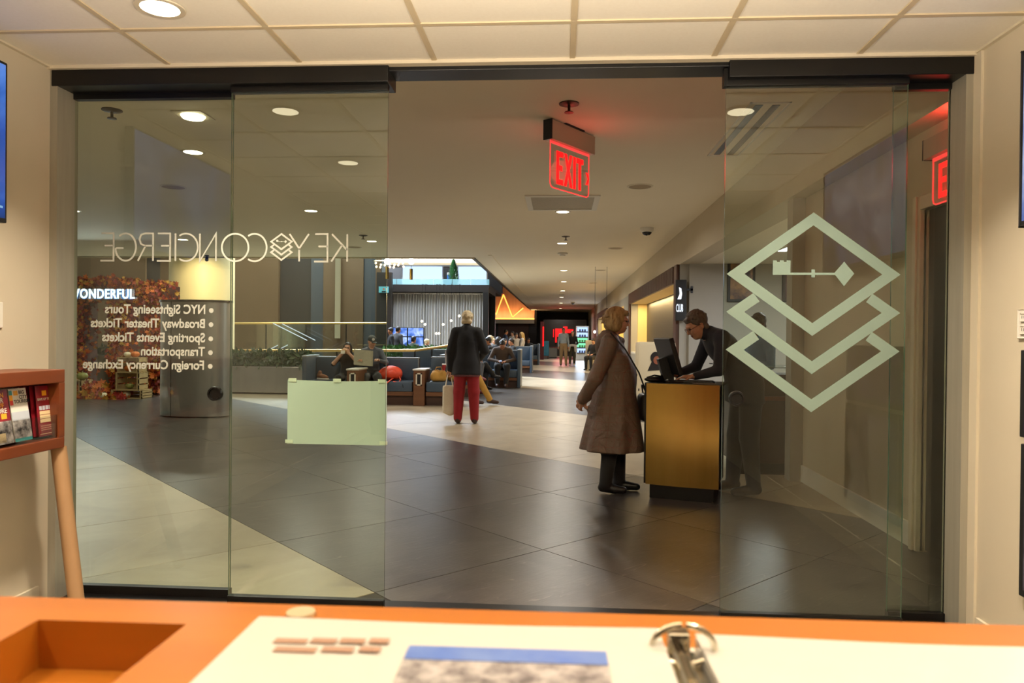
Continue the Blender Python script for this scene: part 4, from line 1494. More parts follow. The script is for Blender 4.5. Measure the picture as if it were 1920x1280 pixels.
def exit_sign(label, p, ang, w, h, mount_z, arrow=True, house=None):
    """edge-lit plate hanging from a slim housing; p = lower middle of the housing"""
    t = thing('exit_sign', label, 'exit sign', p, ang)
    MB().box((-w / 2 - .04, -.045, 0), (w / 2 + .04, .045, h * .42), bev=.004).build('housing', house or mat('sign_housing', (176, 164, 144), .4, metal=.3), t)
    MB().box((-w / 2 - .046, -.047, -.002), (-w / 2 - .035, .047, h * .42 + .002)).build('end_cap', BLACK_PLASTIC, t)
    if mount_z > h * .42:
        MB().box((-.16, -.06, h * .42), (.16, .06, mount_z), bev=.004).build('canopy', BLACK_PLASTIC, t)
    pl = MB().prism([(-w / 2, 0), (w / 2, 0), (w / 2, -h + .04), (w / 2 - .04, -h), (-w / 2 + .04, -h), (-w / 2, -h + .04)], .012, M=RX(math.pi / 2) @ T(0, 0, -.006)).build('plate', ACRYL, t)
    ed = [(-w / 2, 0, 0), (-w / 2, 0, -h + .04), (-w / 2 + .012, 0, -h + .012), (-w / 2 + .04, 0, -h), (w / 2 - .04, 0, -h), (w / 2 - .012, 0, -h + .012), (w / 2, 0, -h + .04), (w / 2, 0, 0)]
    MB().tube(ed, .006, 6).build('lit_edge', RED_EDGE, pl)
    MB().box((-w / 2, -.006, -.02), (w / 2, .006, 0)).build('light_strip', RED_EDGE, t)
    L = {'E': [[(0, 0), (.55, 0), (.55, .16), (.2, .16), (.2, .42), (.48, .42), (.48, .58), (.2, .58), (.2, .84), (.55, .84), (.55, 1), (0, 1)]],
         'X': [[(0, 0), (.2, 0), (.36, .36), (.52, 0), (.72, 0), (.47, .52), (.70, 1), (.5, 1), (.36, .68), (.22, 1), (.02, 1), (.26, .52)]],
         'I': [[(0, 0), (.2, 0), (.2, 1), (0, 1)]],
         'T': [[(.2, 0), (.4, 0), (.4, .84), (.6, .84), (.6, 1), (0, 1), (0, .84), (.2, .84)]]}
    x, sc = -w * .36, h * .72
    kx = w * .70 / (sc * 2.35)
    for ch, adv in (('E', .63), ('X', .80), ('I', .28), ('T', .62)):
        for poly in L[ch]:
            pts = [(x + px * sc * kx, -h * .90 + pz * sc) for px, pz in poly]
            o = MB().prism(pts, .003, M=RX(math.pi / 2) @ T(0, 0, .0065)).build('letter', RED, pl)
        x += adv * sc * kx
    if arrow:
        x = w * .40
        pts = [(x, -h * .72), (x + .035, -h * .58), (x, -h * .44), (x + .03, -h * .44), (x + .065, -h * .58), (x + .03, -h * .72)]
        MB().prism(pts, .003, M=RX(math.pi / 2) @ T(0, 0, .0065)).build('arrow', RED, pl)
    light('sign_light', 'POINT', (0, 0, h * .62), 8.0, (1.0, .05, .04), .12, t)
    light('sign_light', 'POINT', (0, -.1, -h * .5), 1.2, (1.0, .06, .05), .12, t)
    return t


A, B = at(1031, 266, Y=6.62), at(1105, 287, Y=7.18)
zz = (A.z + B.z) / 2
exit_sign('hanging red edge-lit exit sign under the mall ceiling', ((A.x + B.x) / 2, (A.y + B.y) / 2, zz), math.atan2(B.y - A.y, B.x - A.x), .66, .42, MALL_Z - zz)
A = at(1744, 300, X=WALL_X - .06)
exit_sign('red exit sign mounted over the dark service door', (WALL_X - .055, A.y - .33, A.z), -math.pi / 2, .60, .29, 0, False)

# ------------------------------------------------------------------ autumn display
rnd = random.Random(11)
LEAF_M = [mat('leaf_rust', (176, 70, 28), .6), mat('leaf_red', (148, 34, 24), .6), mat('leaf_orange', (222, 112, 36), .6), mat('leaf_gold', (206, 150, 52), .6), mat('leaf_crimson', (120, 24, 26), .6)]


def leaf_cloud(name, boxes, n, size, parent, mats, rr, green=False):
    """leaves scattered over the faces of boxes, each a small folded blade"""
    mb = MB()
    tot = sum((b[1][0] - b[0][0] + .1) * (b[1][2] - b[0][2] + .1) for b in boxes)
    for lo, hi in boxes:
        k = int(n * (hi[0] - lo[0] + .1) * (hi[2] - lo[2] + .1) / tot)
        for _ in range(k):
            f = rr.random()
            p = [rr.uniform(lo[i], hi[i]) for i in range(3)]
            if f < .55:
                p[1] = lo[1]
            elif f < .7:
                p[0] = lo[0] if rr.random() < .5 else hi[0]
            elif f < .9:
                p[2] = hi[2]
            p = Vector(p) + Vector((rr.gauss(0, .03), rr.gauss(-.02, .03), rr.gauss(0, .03)))
            s = size * rr.uniform(.6, 1.3)
            M = Matrix.Translation(p) @ Matrix.Rotation(rr.uniform(0, 6.28), 4, 'Y') @ Matrix.Rotation(rr.uniform(-.9, .9), 4, 'X') @ Matrix.Rotation(rr.uniform(-.6, .6), 4, 'Z')
            if green:
                pts = [(0, 0, 0), (.22 * s, -.06 * s, .5 * s), (0, 0, s), (-.22 * s, -.06 * s, .5 * s)]
                fs = [(0, 1, 2), (0, 2, 3)]
            else:
                pts = [(0, 0, 0), (.5 * s, -.08 * s, .15 * s), (.28 * s, -.05 * s, .42 * s), (.52 * s, -.1 * s, .72 * s), (.16 * s, -.03 * s, .66 * s), (0, 0, 1.05 * s), (-.16 * s, -.03 * s, .66 * s), (-.52 * s, -.1 * s, .72 * s), (-.28 * s, -.05 * s, .42 * s), (-.5 * s, -.08 * s, .15 * s)]
                fs = [(0, 1, 2, 4, 5), (0, 5, 6, 8, 9), (2, 3, 4), (6, 7, 8)]
            mb.add([M @ Vector(q) for q in pts], fs, rr.randrange(len(mats)))
    o = mb.build(name, mats, parent)
    o['kind'] = 'stuff'
    return o


AYF = 15.3
def ax(u, Y=AYF):
    return at(u, 640, Y=Y).x
def az(v, u=200, Y=AYF):
    return at(u, v, Y=Y).z
arch = thing('autumn_arch', 'photo arch wrapped in red and orange autumn leaves', 'display arch', (0, 0, 0))
FRAME_M = mat('arch_frame', (84, 26, 26), .6)
ATOP, ABEAM = az(524), az(560)
xs = [(ax(60), ax(92), AYF, AYF + .5), (ax(128), ax(158), AYF, AYF + .5), (ax(203), ax(236), AYF + .05, AYF + .5), (ax(250), ax(292), AYF + .5, AYF + 1.0)]
bx = [((ax(60), AYF, ABEAM), (ax(240), AYF + .55, ATOP)), ((ax(240), AYF + .4, ABEAM - .1), (ax(292), AYF + 1.0, ATOP - .05))]
for i, (a, b, c, d) in enumerate(xs):
    MB().box((a + .03, c + .03, 0), (b - .03, d, ATOP - .08)).build('post', FRAME_M, arch)
    bx.append(((a, c, .02), (b, d, ABEAM)))
for lo, hi in bx[:2]:
    MB().box((lo[0], lo[1] + .04, lo[2] + .04), (hi[0], hi[1], hi[2] - .04)).build('beam', FRAME_M, arch)
leaf_cloud('leaf_cover', bx, 7000, .09, arch, LEAF_M, rnd)
leaf_cloud('leaf_garland', [((ax(150), AYF - .45, .0), (ax(215), AYF - .05, .22)), ((ax(128), AYF - .8, .0), (ax(268), AYF - .45, .05))], 420, .13, arch, LEAF_M[1:4], rnd)
mesh_m = mat('berry_net', (110, 30, 28), .6, noise=(30, .25), color2=(60, 18, 16))
MB().box((ax(240), AYF + .46, .1), (ax(250), AYF + .5, ABEAM)).build('berry_net', mesh_m, arch)
NEON = emat('neon_white', (215, 238, 255), 2.6)
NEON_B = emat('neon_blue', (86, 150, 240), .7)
ng = thing('neon_sign', 'white neon word sign on the autumn arch', 'neon sign', (0, AYF - .16, 0))
x0, zb = ax(129, AYF - .16), az(559, 200, AYF - .16)
o = text('lettering', 'WONDERFUL', .29, NEON, ng, (x0, 0, zb), bold=.004, depth=.012, space=1.12)
o.scale = ((ax(252, AYF - .16) - x0) / max(o.dimensions.x, .1), 1, 1)
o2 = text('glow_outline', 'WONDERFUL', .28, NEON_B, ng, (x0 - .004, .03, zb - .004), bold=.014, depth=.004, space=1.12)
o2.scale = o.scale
MB().box((x0 - .05, .045, zb - .05), (ax(256, AYF - .16), .055, zb + .26)).build('backing', glass_mat('sign_acrylic', (.9, .9, .9), 1.0), ng)
for k in (.1, .9):
    xx = x0 + (ax(252) - x0) * k
    MB().tube([(xx, .05, zb + .22), (xx, .16, zb + .3)], .008, 6).build('bracket', BLACK_METAL, ng)
light('neon_light', 'AREA', (x0 + .65, -.06, zb + .12), 14, (.75, .88, 1.0), 1.3, ng, direction=(0, -1, 0), size_y=.3)

CRATE = wood_mat('crate_pine', (204, 178, 128), (180, 152, 104), .6, 0, 9)


def crate(label, u0, u1, v0, z0, Y, d=.42, open_front=True):
    x0, x1 = ax(u0, Y), ax(u1, Y)
    w, h = x1 - x0, az(v0, (u0 + u1) / 2, Y) - z0
    t = thing('wooden_crate', label, 'crate', ((x0 + x1) / 2, Y, z0))
    for sx in (-1, 1):
        for yy in (0.0, d - .03):
            xq = sx * (w / 2 - .02)
            MB().box((xq - .02, yy, 0), (xq + .02, yy + .03, h)).build('corner_post', CRATE, t)
        for k in range(3):
            z = h * (.02 + k * .335)
            xo = sx * w / 2
            MB().box((min(xo, xo - sx * .012), .0, z), (max(xo, xo - sx * .012), d, z + h * .26)).build('slat', CRATE, t)
    for k in range(3):
        z = h * (.02 + k * .335)
        MB().box((-w / 2, d - .012, z), (w / 2, d, z + h * .26)).build('slat', CRATE, t)
    for k in range(4):
        y = d * (.02 + k * .25)
        MB().box((-w / 2, y, 0), (w / 2, y + d * .2, .014)).build('slat', CRATE, t)
        MB().box((-w / 2, y, h - .014), (w / 2, y + d * .2, h)).build('slat', CRATE, t)
    return h, (x0 + x1) / 2


def pumpkin(label, x, y, z, r, m, grp=None):
    t = thing('pumpkin', label, 'pumpkin', (x, y, z), rnd.random() * 3, grp)
    mb = MB()
    n, k = 28, 9
    vs, fs = [], []
    for i in range(k + 1):
        ph = math.pi * i / k
        for j in range(n):
            a = 2 * math.pi * j / n
            rr_ = r * math.sin(ph) * (1 + .09 * abs(math.sin(a * 4)) - .05)
            vs.append((rr_ * math.cos(a), rr_ * math.sin(a), r * .78 * (1 - math.cos(ph)) - .12 * r * (math.exp(-(ph - math.pi) ** 2 * 6))))
    for i in range(k):
        for j in range(n):
            fs.append((i * n + j, i * n + (j + 1) % n, (i + 1) * n + (j + 1) % n, (i + 1) * n + j))
    mb.add(vs, fs)
    mb.build('fruit', m, t, 'all')
    MB().tube([(0, 0, r * 1.38), (r * .05, 0, r * 1.6), (r * .18, 0, r * 1.78)], [r * .16, r * .1, r * .08], 7).build('stem', mat('pumpkin_stem', (110, 100, 52), .7), t, True)


P_OR = mat('pumpkin_orange', (222, 122, 40), .5, noise=(9, .4), color2=(206, 104, 30))
P_WH = mat('pumpkin_white', (228, 214, 180), .5)
P_GR = mat('pumpkin_green', (130, 140, 60), .5, noise=(9, .4), color2=(170, 160, 90))
YC = AYF - .62
h1, xc = crate('lowest pale wooden crate of the stack in the autumn display', 208, 266, 731, 0, YC)
h2, xc2 = crate('middle pale wooden crate of the stack in the autumn display', 216, 260, 698, h1, YC + .02, .38)
h3, xc3 = crate('top pale wooden crate carrying two pumpkins in the autumn display', 219, 259, 670, h1 + h2, YC + .03, .36)
hl_, xl_ = crate('single pale wooden crate beside the aluminium jamb', 112, 151, 713, 0, YC + .1)
pumpkin('small white pumpkin on the top crate', xc3 - .1, YC + .2, h1 + h2 + h3, .075, P_WH)
pumpkin('orange pumpkin on the top crate', xc3 + .07, YC + .2, h1 + h2 + h3, .085, P_OR)
pumpkin('orange pumpkin lying inside the top crate', xc3 - .05, YC + .16, h1 + h2 + .014, .085, P_OR)
pumpkin('yellow gourd lying inside the middle crate', xc2 - .02, YC + .16, h1 + .014, .08, P_GR)
pumpkin('orange pumpkin on the single crate', xl_ - .02, YC + .25, hl_, .1, P_OR)
pumpkin('green striped pumpkin on the single crate', xl_ + .17, YC + .25, hl_, .11, P_GR)
pumpkin('white pumpkin on the floor against the stack of crates', ax(196, YC - .1), YC - .12, 0, .09, P_WH)
pumpkin('small white pumpkin inside the lowest crate', xc - .08, YC + .14, .014, .09, P_WH)

# ------------------------------------------------------------------ steel kiosk, round column, atrium back wall
kb = at(350, 783, Z=0)
t = thing('steel_kiosk', 'rounded stainless steel kiosk standing in front of a cream column', 'kiosk', (kb.x, kb.y + .3, 0))
kw = (at(415, 640, Y=kb.y + .3).x - at(286, 640, Y=kb.y + .3).x) / 2
kh = az(566, 350, kb.y + .1)
MB().lathe([(kw, .02), (kw, kh)], n=40, sy=.55).build('shell', STEEL, t, True)
MB().lathe([(kw * 1.03, kh), (kw * 1.03, kh + .035), (0, kh + .04)], n=40, sy=.55).build('top_cap', mat('kiosk_cap', (70, 60, 54), .4, metal=.6), t, True)
MB().lathe([(kw * .97, 0), (kw * .97, .03)], n=40, sy=.55).build('plinth', BLACK_METAL, t, True)
xs_ = at(320, 640, Y=kb.y).x - kb.x
ys_ = -math.sqrt(max(0, 1 - (xs_ / kw) ** 2)) * kw * .55
MB().box((xs_ - .004, ys_ - .003, .02), (xs_ + .004, ys_ + .012, kh)).build('door_seam', BLACK_METAL, t)
cx = at(353, 520, Y=19.6)
rcol = (at(411, 520, Y=19.6).x - at(296, 520, Y=19.6).x) / 2
col_o = MB().lathe([(rcol, 0), (rcol, 6.0)], (cx.x, 20.4, 0), 40).build('column', mat('cream_column', (236, 212, 160), .5), None, True, kind='structure', label='round cream column behind the steel kiosk')

t = thing('added_spot', 'small spot lamp added on the ceiling edge to brighten the cream column', 'spot lamp', (cx.x + 1.4, ATR_Y - .35, MALL_Z))  # added lamp, lifts the column out from the tan wall
MB().lathe([(.05, 0), (.05, -.03), (.02, -.03), (.02, -.06)], n=14).build('mount', BLACK_METAL, t, True)
dv_ = (Vector((cx.x, 20.4, 2.4)) - Vector((cx.x + 1.4, ATR_Y - .35, MALL_Z))).normalized()
MB().tube([(0, 0, -.06), tuple(Vector((0, 0, -.06)) + dv_ * .14)], [.035, .045], 14).build('head', BLACK_METAL, t, True)
light('spot_light', 'SPOT', tuple(Vector((0, 0, -.06)) + dv_ * .16), 260, (1, .86, .62), .04, t, spot=1.0, direction=dv_, blend=.7)


def wall_strip(nm, u0, u1, m, Y=25.5, z1=6.0, dy=0.0, lb=None):
    x0, x1 = at(u0, 560, Y=Y + dy).x, at(u1, 560, Y=Y + dy).x
    return slab(nm, (x0, Y + dy, 0), (x1, Y + dy + .2, z1), m, lb)


for i, (u0, u1, m, dy) in enumerate(((90, 272, TAN_PANEL, 0), (272, 300, DARK_PANEL, .1), (300, 437, TAN_PANEL, .1), (437, 522, TAN_PANEL, 0), (522, 583, DARK_PANEL, .15), (583, 606, mat('slate_panel', (52, 54, 56), .5), .05), (606, 681, TAN_PANEL, 0), (681, 704, mat('slate_panel', (52, 54, 56), .5), .05), (704, 713, TAN_PANEL, -.3))):
    wall_strip('wall_panel_%d' % (i + 1), u0, u1, m, dy=dy)
xx = at(632, 560, Y=25.3).x
MB().box((xx - .09, 25.32, 1.25), (xx + .09, 25.44, 4.3), bev=.02).build('wall_light_strip', emat('strip_cream', (226, 210, 170), .45), None, label='tall pale light strip on the tan atrium wall', category='wall lamp')

# planter with greenery
pY = 16.3
x0, x1 = at(421, 720, Y=pY).x, at(571, 720, Y=pY).x
zt = at(495, 687, Y=pY).z
t = thing('steel_planter', 'long stainless steel planter full of dark green plants', 'planter', ((x0 + x1) / 2, pY, 0))
w = (x1 - x0) / 2
MB().box((-w, 0, .04), (w, .7, zt), bev=.01).build('trough', STEEL, t)
MB().box((-w + .05, .05, 0), (w - .05, .65, .04)).build('plinth', BLACK_METAL, t)
MB().box((-w + .03, .03, zt), (w - .03, .67, zt + .01)).build('soil', mat('soil', (40, 30, 22), .9), t)
GREENS = [mat('leaf_dark_green', (44, 62, 42), .55), mat('leaf_green', (60, 86, 56), .55), mat('leaf_blue_green', (78, 96, 84), .55)]
leaf_cloud('foliage', [((-w + .05, .1, zt), (w - .05, .6, zt + .26))], 1500, .15, t, GREENS, rnd, True)
# second trough behind, and turf bed further along
x0b, x1b = at(160, 690, Y=18.0).x, at(206, 690, Y=18.0).x
t = thing('green_planter', 'grey planter with clipped green plants behind the autumn arch', 'planter', ((x0b + x1b) / 2, 18.0, 0))
w = (x1b - x0b) / 2 + .4
MB().box((-w, 0, 0), (w, .6, .78), bev=.01).build('trough', mat('grey_trough', (120, 116, 100), .6), t)
leaf_cloud('foliage', [((-w + .03, .05, .76), (w - .03, .5, .98))], 420, .12, t, GREENS, rnd, True)
x0, x1 = at(716, 660, Y=20.75).x, at(838, 660, Y=20.75).x
t = thing('green_planter', 'long low bed of bright green turf behind the blue bench', 'planter', ((x0 + x1) / 2, 20.75, 0))
w = (x1 - x0) / 2
MB().box((-w, 0, 0), (w, 1.2, .72), bev=.01).build('trough', mat('dark_trough', (50, 52, 48), .5), t)
TURF = [mat('turf_green', (74, 124, 58), .6), mat('turf_dark', (50, 92, 44), .6)]
leaf_cloud('foliage', [((-w, .02, .70), (w, 1.15, .98))], 1600, .13, t, TURF, rnd, True)

# glass railings with brass caps
def railing(label, u0, u1, v, Y, v2=None, slope=0.0, h=1.0, n=4):
    a, b = at(u0, v, Y=Y), at(u1, v2 or v, Y=Y)
    t = thing('glass_railing', label, 'railing', (a.x, Y, 0))
    L = b.x - a.x
    dz = b.z - a.z
    MB().tube([(0, 0, a.z), (L, slope, b.z)], .035, 10).build('handrail', mat('rail_brass', (190, 156, 92), .35, metal=.6), t, True)
    for i in range(n):
        x0, x1 = L * i / n + .02, L * (i + 1) / n - .02
        z0, z1 = a.z + dz * i / n, a.z + dz * (i + 1) / n
        y0, y1 = slope * i / n, slope * (i + 1) / n
        MB().quad((x0, y0, z0 - h + .02), (x1, y1, z1 - h + .02), (x1, y1, z1), (x0, y0, z0)).build('glass_sheet', GLASS_CLEAR, t)
    for i in range(n + 1):
        MB().box((L * i / n - .015, slope * i / n - .015, max(0, a.z - h) if i == 0 else a.z + dz * i / n - h), (L * i / n + .015, slope * i / n + .015, a.z + dz * i / n)).build('post', BLACK_METAL, t)
    return t


railing('glass railing with brass cap behind the planter and bench', 416, 778, 657, 17.4, n=5, h=.97)
railing('glass railing with brass cap crossing in front of the tan wall', 205, 725, 606, 23.4, n=7, h=1.72)
railing('sloping glass railing with brass cap above the turf bed', 778, 842, 657, 18.2, v2=648, n=2, h=.97)
# escalators
for lb, pts, Y in (('escalator climbing away behind the planter, lower pair of light strips', ((430, 694), (521, 647)), 20.2), ('escalator descending towards the bench, upper pair of light strips', ((512, 606), (576, 638)), 22.2)):
    a, b = at(*pts[0], Y=Y), at(*pts[1], Y=Y)
    t = thing('escalator', lb, 'escalator', (a.x, Y, 0))
    L, z0, z1 = b.x - a.x, a.z, b.z
    for k, yy in enumerate((0, .75)):
        MB().tube([(0, yy, z0), (L, yy, z1)], .013, 8).build('handrail_light', emat('escalator_strip', (226, 236, 255), .8), t, True)
        MB().quad((0, yy, z0 - .7), (L, yy, z1 - .7), (L, yy, z1), (0, yy, z0)).build('glass_side', GLASS_CLEAR, t)
    n = 12
    mb = MB()
    for i in range(n):
        x0, x1 = L * i / n, L * (i + 1) / n
        z = z0 - .75 + (z1 - z0) * (i + .5) / n
        MB().box((x0, .05, z - .12), (x1, .7, z)).build('step', mat('escalator_step', (54, 54, 56), .5, metal=.5), t)
    MB().add([(0, 0, 0), (L, 0, 0), (L, 0, z1 - .85), (0, 0, z0 - .85), (0, .75, 0), (L, .75, 0), (L, .75, z1 - .85), (0, .75, z0 - .85)], [(0, 1, 2, 3), (4, 7, 6, 5), (0, 4, 5, 1), (1, 5, 6, 2), (2, 6, 7, 3), (3, 7, 4, 0)]).build('truss', mat('truss_grey', (60, 58, 54), .5), t)


# ------------------------------------------------------------------ benches and booths
LEATHER = mat('blue_leather', (70, 86, 102), .42, noise=(3, .4), color2=(60, 75, 90), bump=(60, .05))
PIPING = mat('grey_piping', (140, 146, 148), .5)
BENCH_DARK = wood_mat('bench_plinth_wood', (70, 44, 30), (52, 32, 22), .5, 0, 9)


def bench(label, x0, x1, y, depth=.72, z_back=.93, ends='', n=3, group=None):
    """upholstered bench facing the shop (-Y); ends: which ends carry a tall side panel"""
    t = thing('upholstered_bench', label, 'bench', (x0, y, 0), 0, group)
    L = x1 - x0
    MB().box((0, .06, 0), (L, depth, .19)).build('plinth', BENCH_DARK, t)
    MB().box((0, .02, .19), (L, depth, .27), bev=.004).build('seat_base', BENCH_WOOD, t)
    for i in range(n):
        a, b = L * i / n, L * (i + 1) / n
        MB().box((a + .004, 0, .27), (b - .004, depth - .15, .47), bev=.035).build('seat_cushion', LEATHER, t, True)
        MB().box((a + .004, depth - .17, .40), (b - .004, depth, z_back - .02), bev=.03).build('back_cushion', LEATHER, t, True)
    MB().box((0, depth - .16, z_back - .025), (L, depth + .012, z_back), bev=.008).build('back_cap', PIPING, t)
    MB().box((0, depth, 0), (L, depth + .03, z_back - .02)).build('back_board', BENCH_DARK, t)
    for q, xx in (('L', -.09), ('R', L)):
        if q in ends:
            MB().box((xx, -.03, .0), (xx + .09, depth + .03, z_back + .02), bev=.02).build('side_panel', LEATHER, t, True)
            MB().box((xx - .004, -.04, z_back - .0), (xx + .094, depth + .035, z_back + .035), bev=.01).build('side_cap', PIPING, t)
    return t


def arm_unit(label, u, y, z=.72):
    c = at(u, 700, Y=y).x
    t = thing('arm_unit', label, 'armrest', (c, y - .03, 0), 0, 'bench power armrests')
    MB().box((-.11, 0, 0), (.11, .62, z - .03), bev=.006).build('body', BENCH_WOOD, t)
    MB().box((-.125, -.015, z - .03), (.125, .64, z), bev=.008).build('top', mat('arm_stone', (214, 206, 190), .4), t)
    f = MB()
    for lo, hi in (((-.06, -.012, z - .32), (-.035, 0, z - .08)), ((.035, -.012, z - .32), (.06, 0, z - .08)), ((-.06, -.012, z - .10), (.06, 0, z - .08)), ((-.06, -.012, z - .32), (.06, 0, z - .30))):
        f.box(lo, hi)
    f.build('socket_frame', mat('socket_cream', (226, 216, 196), .4), t)
    MB().box((-.035, -.005, z - .30), (.035, -.001, z - .10)).build('socket_panel', BLACK_PLASTIC, t)


BY = 14.2
xa, xm_, xb = at(566, 700, Y=BY).x, at(786, 700, Y=BY).x, at(858, 700, Y=BY).x
bench('long blue bench with the reading couple, behind the paper notice', xa + .1, xm_ - .13, BY, n=3, ends='L')
bench('short blue corner bench beside the power armrest', xm_ + .13, xb, BY, n=1, z_back=.95)
arm_unit('wooden power armrest between the two front benches', 786, BY)
arm_unit('wooden power armrest between the reading couple', 662, BY - .62, .74)
for y, lb, xr in ((19.6, 'blue booth bench seating the man in the brown sweater', -1.05), (27.6, 'blue booth bench, second down the corridor', -1.04), (35.5, 'blue booth bench, third down the corridor', -1.0)):
    bench(lb, -4.4, xr - .09, y, n=4, z_back=1.0, ends='R', depth=.8)

# ------------------------------------------------------------------ curtained pavilion in the atrium
PY = 27.0
def pxz(u, v, Y=PY):
    p = at(u, v, Y=Y)
    return p.x, p.z
xl, ztop = pxz(728, 538)
xr, _ = pxz(916, 540)
zb_ = pxz(800, 547)[1]
t = thing('pavilion', 'dark framed pavilion with grey sheer curtains', 'pavilion', (0, PY, 0))
MB().box((xl - 1.2, 0, zb_), (xr, 3.0, ztop)).build('roof_beam', DARK_PANEL, t)
for a, b in ((pxz(905, 600)[0], xr), (xl - 1.2, xl - 1.0)):
    MB().box((a, 0, 0), (b, .22, zb_)).build('post', mat('frame_black', (20, 19, 18), .4), t)
for a, b in ((xr - .2, xr), (xl - 1.2, xl - 1.0)):
    MB().box((a, 2.8, 0), (b, 3.0, zb_)).build('post', mat('frame_black', (20, 19, 18), .4), t)
cx0, cx1 = pxz(733, 600)[0], pxz(905, 600)[0]
CURT = mat('sheer_curtain', (206, 204, 200), .8, noise=(2, .3), color2=(176, 174, 172), stretch=(3, 1, .2))
NP = 260
MB().grid(lambda u, v: (cx0 + (cx1 - cx0) * u, .32 + .06 * math.sin(u * 2 * math.pi * 34) + .02 * math.sin(u * 2 * math.pi * 11 + 1), .02 + (zb_ - .06) * v), NP, 2).build('curtain', CURT, t, True)
MB().tube([(cx0, .3, zb_ - .04), (cx1, .3, zb_ - .04)], .03, 8).build('curtain_rail', WHITE_TRIM, t)
MB().box((xl - 1.0, 2.9, 0), (xr - .2, 2.96, zb_)).build('back_wall', DARK_PANEL, t)
# screen glow and shelves seen at the foot of the curtain
sx0, sz0 = pxz(733, 652, 26.0)
sx1, sz1 = pxz(795, 614, 26.0)
t = thing('lit_display', 'bluish lit display standing in front of the curtain', 'display', (0, 26.0, 0))
MB().box((sx0, 0, .62), (sx1, .12, sz1), bev=.01).build('cabinet', BLACK_PLASTIC, t)
for k in range(3):
    for q in range(2):
        a = sx0 + (sx1 - sx0) * (q * .5 + .02)
        b = sx0 + (sx1 - sx0) * (q * .5 + .48)
        h = (sz1 - .66) / 3
        MB().box((a, -.006, .66 + h * k + .02), (b, -.001, .66 + h * (k + 1) - .02)).build('screen', screen_mat('display_glow', (190, 214, 255), (90, 130, 220), (30, 60, 110), 1.2, 2.2), t)
MB().box((sx0 + .1, .02, 0), (sx1 - .1, .1, .62)).build('stand', BLACK_PLASTIC, t)
GLOBE = emat('globe_lamp', (255, 236, 200), 6.0)
globe_me = MB().lathe([(0, -.06)] + [(.06 * math.cos(a), .06 * math.sin(a)) for a in np.linspace(-1.4, 1.4, 9)] + [(0, .06)], n=14).mesh('globe', GLOBE, True)
for i, (u, v) in enumerate(((791, 602), (797, 608), (831, 608), (846, 601), (861, 592), (818, 625), (823, 625))):
    x, z = pxz(u, v, 26.4)
    t = thing('globe_pendant', 'small glowing globe pendant in front of the grey curtains', 'pendant lamp', (x, 26.4, z), 0, 'globe pendants by the curtains')
    link('globe', globe_me, t).scale = (.7, .7, .7)
    MB().tube([(0, 0, .06), (0, 0, zb_ - z + .25)], .006, 5).build('cord', BLACK_METAL, t)
    MB().tube([(0, 0, zb_ - z + .25), (0, .7, zb_ - z + .25)], .008, 5).build('arm', BLACK_METAL, t)

# ------------------------------------------------------------------ upper storey behind the pavilion
UY = 31.0
slab('floor_upper', (-16, PY + .3, ztop), (xr, UY + 2.0, ztop + .12), DARK_PANEL, 'upper storey floor above the pavilion')
slab('wall_upper', (-16, UY + 1.6, ztop + .12), (-2.6, UY + 1.8, 8.4), mat('upper_dark', (46, 42, 40), .5))
t = thing('glass_balustrade', 'pale glass balustrade on the edge of the upper storey', 'balustrade', (0, PY + .35, ztop))
bz1 = at(800, 523, Y=PY + .35).z - ztop
xq0 = at(709, 530, Y=PY + .35).x
npn = 6
for i in range(npn):
    a, b = xq0 + (xr - xq0) * i / npn, xq0 + (xr - xq0) * (i + 1) / npn
    MB().box((a + .01, 0, .12), (b - .01, .015, bz1)).build('glass_sheet', mat('pale_glass', (150, 196, 200), .1, alpha=.45), t)
MB().box((xq0, -.02, .0), (xr, .04, .12)).build('shoe_rail', DARK_PANEL, t)
def upx(u, v):
    p = at(u, v, Y=UY)
    return p.x, p.z
for lb, u0, u1, v0, v1 in (('wide pale grey lit panel on the upper storey beside the conifer', 755, 829, 494, 536), ('pale lit panel on the upper storey beyond the conifer', 859, 912, 494, 536)):
    a, b = upx(u0, v1), upx(u1, v0)
    t = thing('light_panel', lb, 'screen', (0, UY, 0))
    MB().box((a[0] - .05, .03, a[1] - .3), (b[0] + .05, .12, b[1] + 3.05), bev=.02).build('frame', WHITE_TRIM, t)
    MB().box((a[0], 0, a[1] - .25), (b[0], .03, b[1] + 3.0), bev=.01).build('lit_face', emat('panel_pale', (166, 190, 224), 1.9), t)
    MB().box((a[0] + .2, .03, ztop + .12), (b[0] - .2, .10, a[1] - .25)).build('foot', DARK_PANEL, t)
a, b = at(728, 490.5, Y=30.0), at(884, 482, Y=30.0)
t = thing('cove_light', 'long white light cove above the upper storey', 'light cove', (0, 30.0, 0))
MB().box((a.x, 0, a.z), (b.x + .6, .3, b.z + .25)).build('diffuser', emat('cove_white', (255, 246, 226), 2.2), t)
MB().box((a.x - .1, .3, a.z - .1), (b.x + .7, 1.5, b.z + .4)).build('housing', MALL_CEIL, t)
MB().tube([(a.x + .3, .9, b.z + .4), (a.x + .3, .9, 8.8)], .03, 6).tube([(b.x, .9, b.z + .4), (b.x, .9, 8.8)], .03, 6).build('hanger', BLACK_METAL, t)
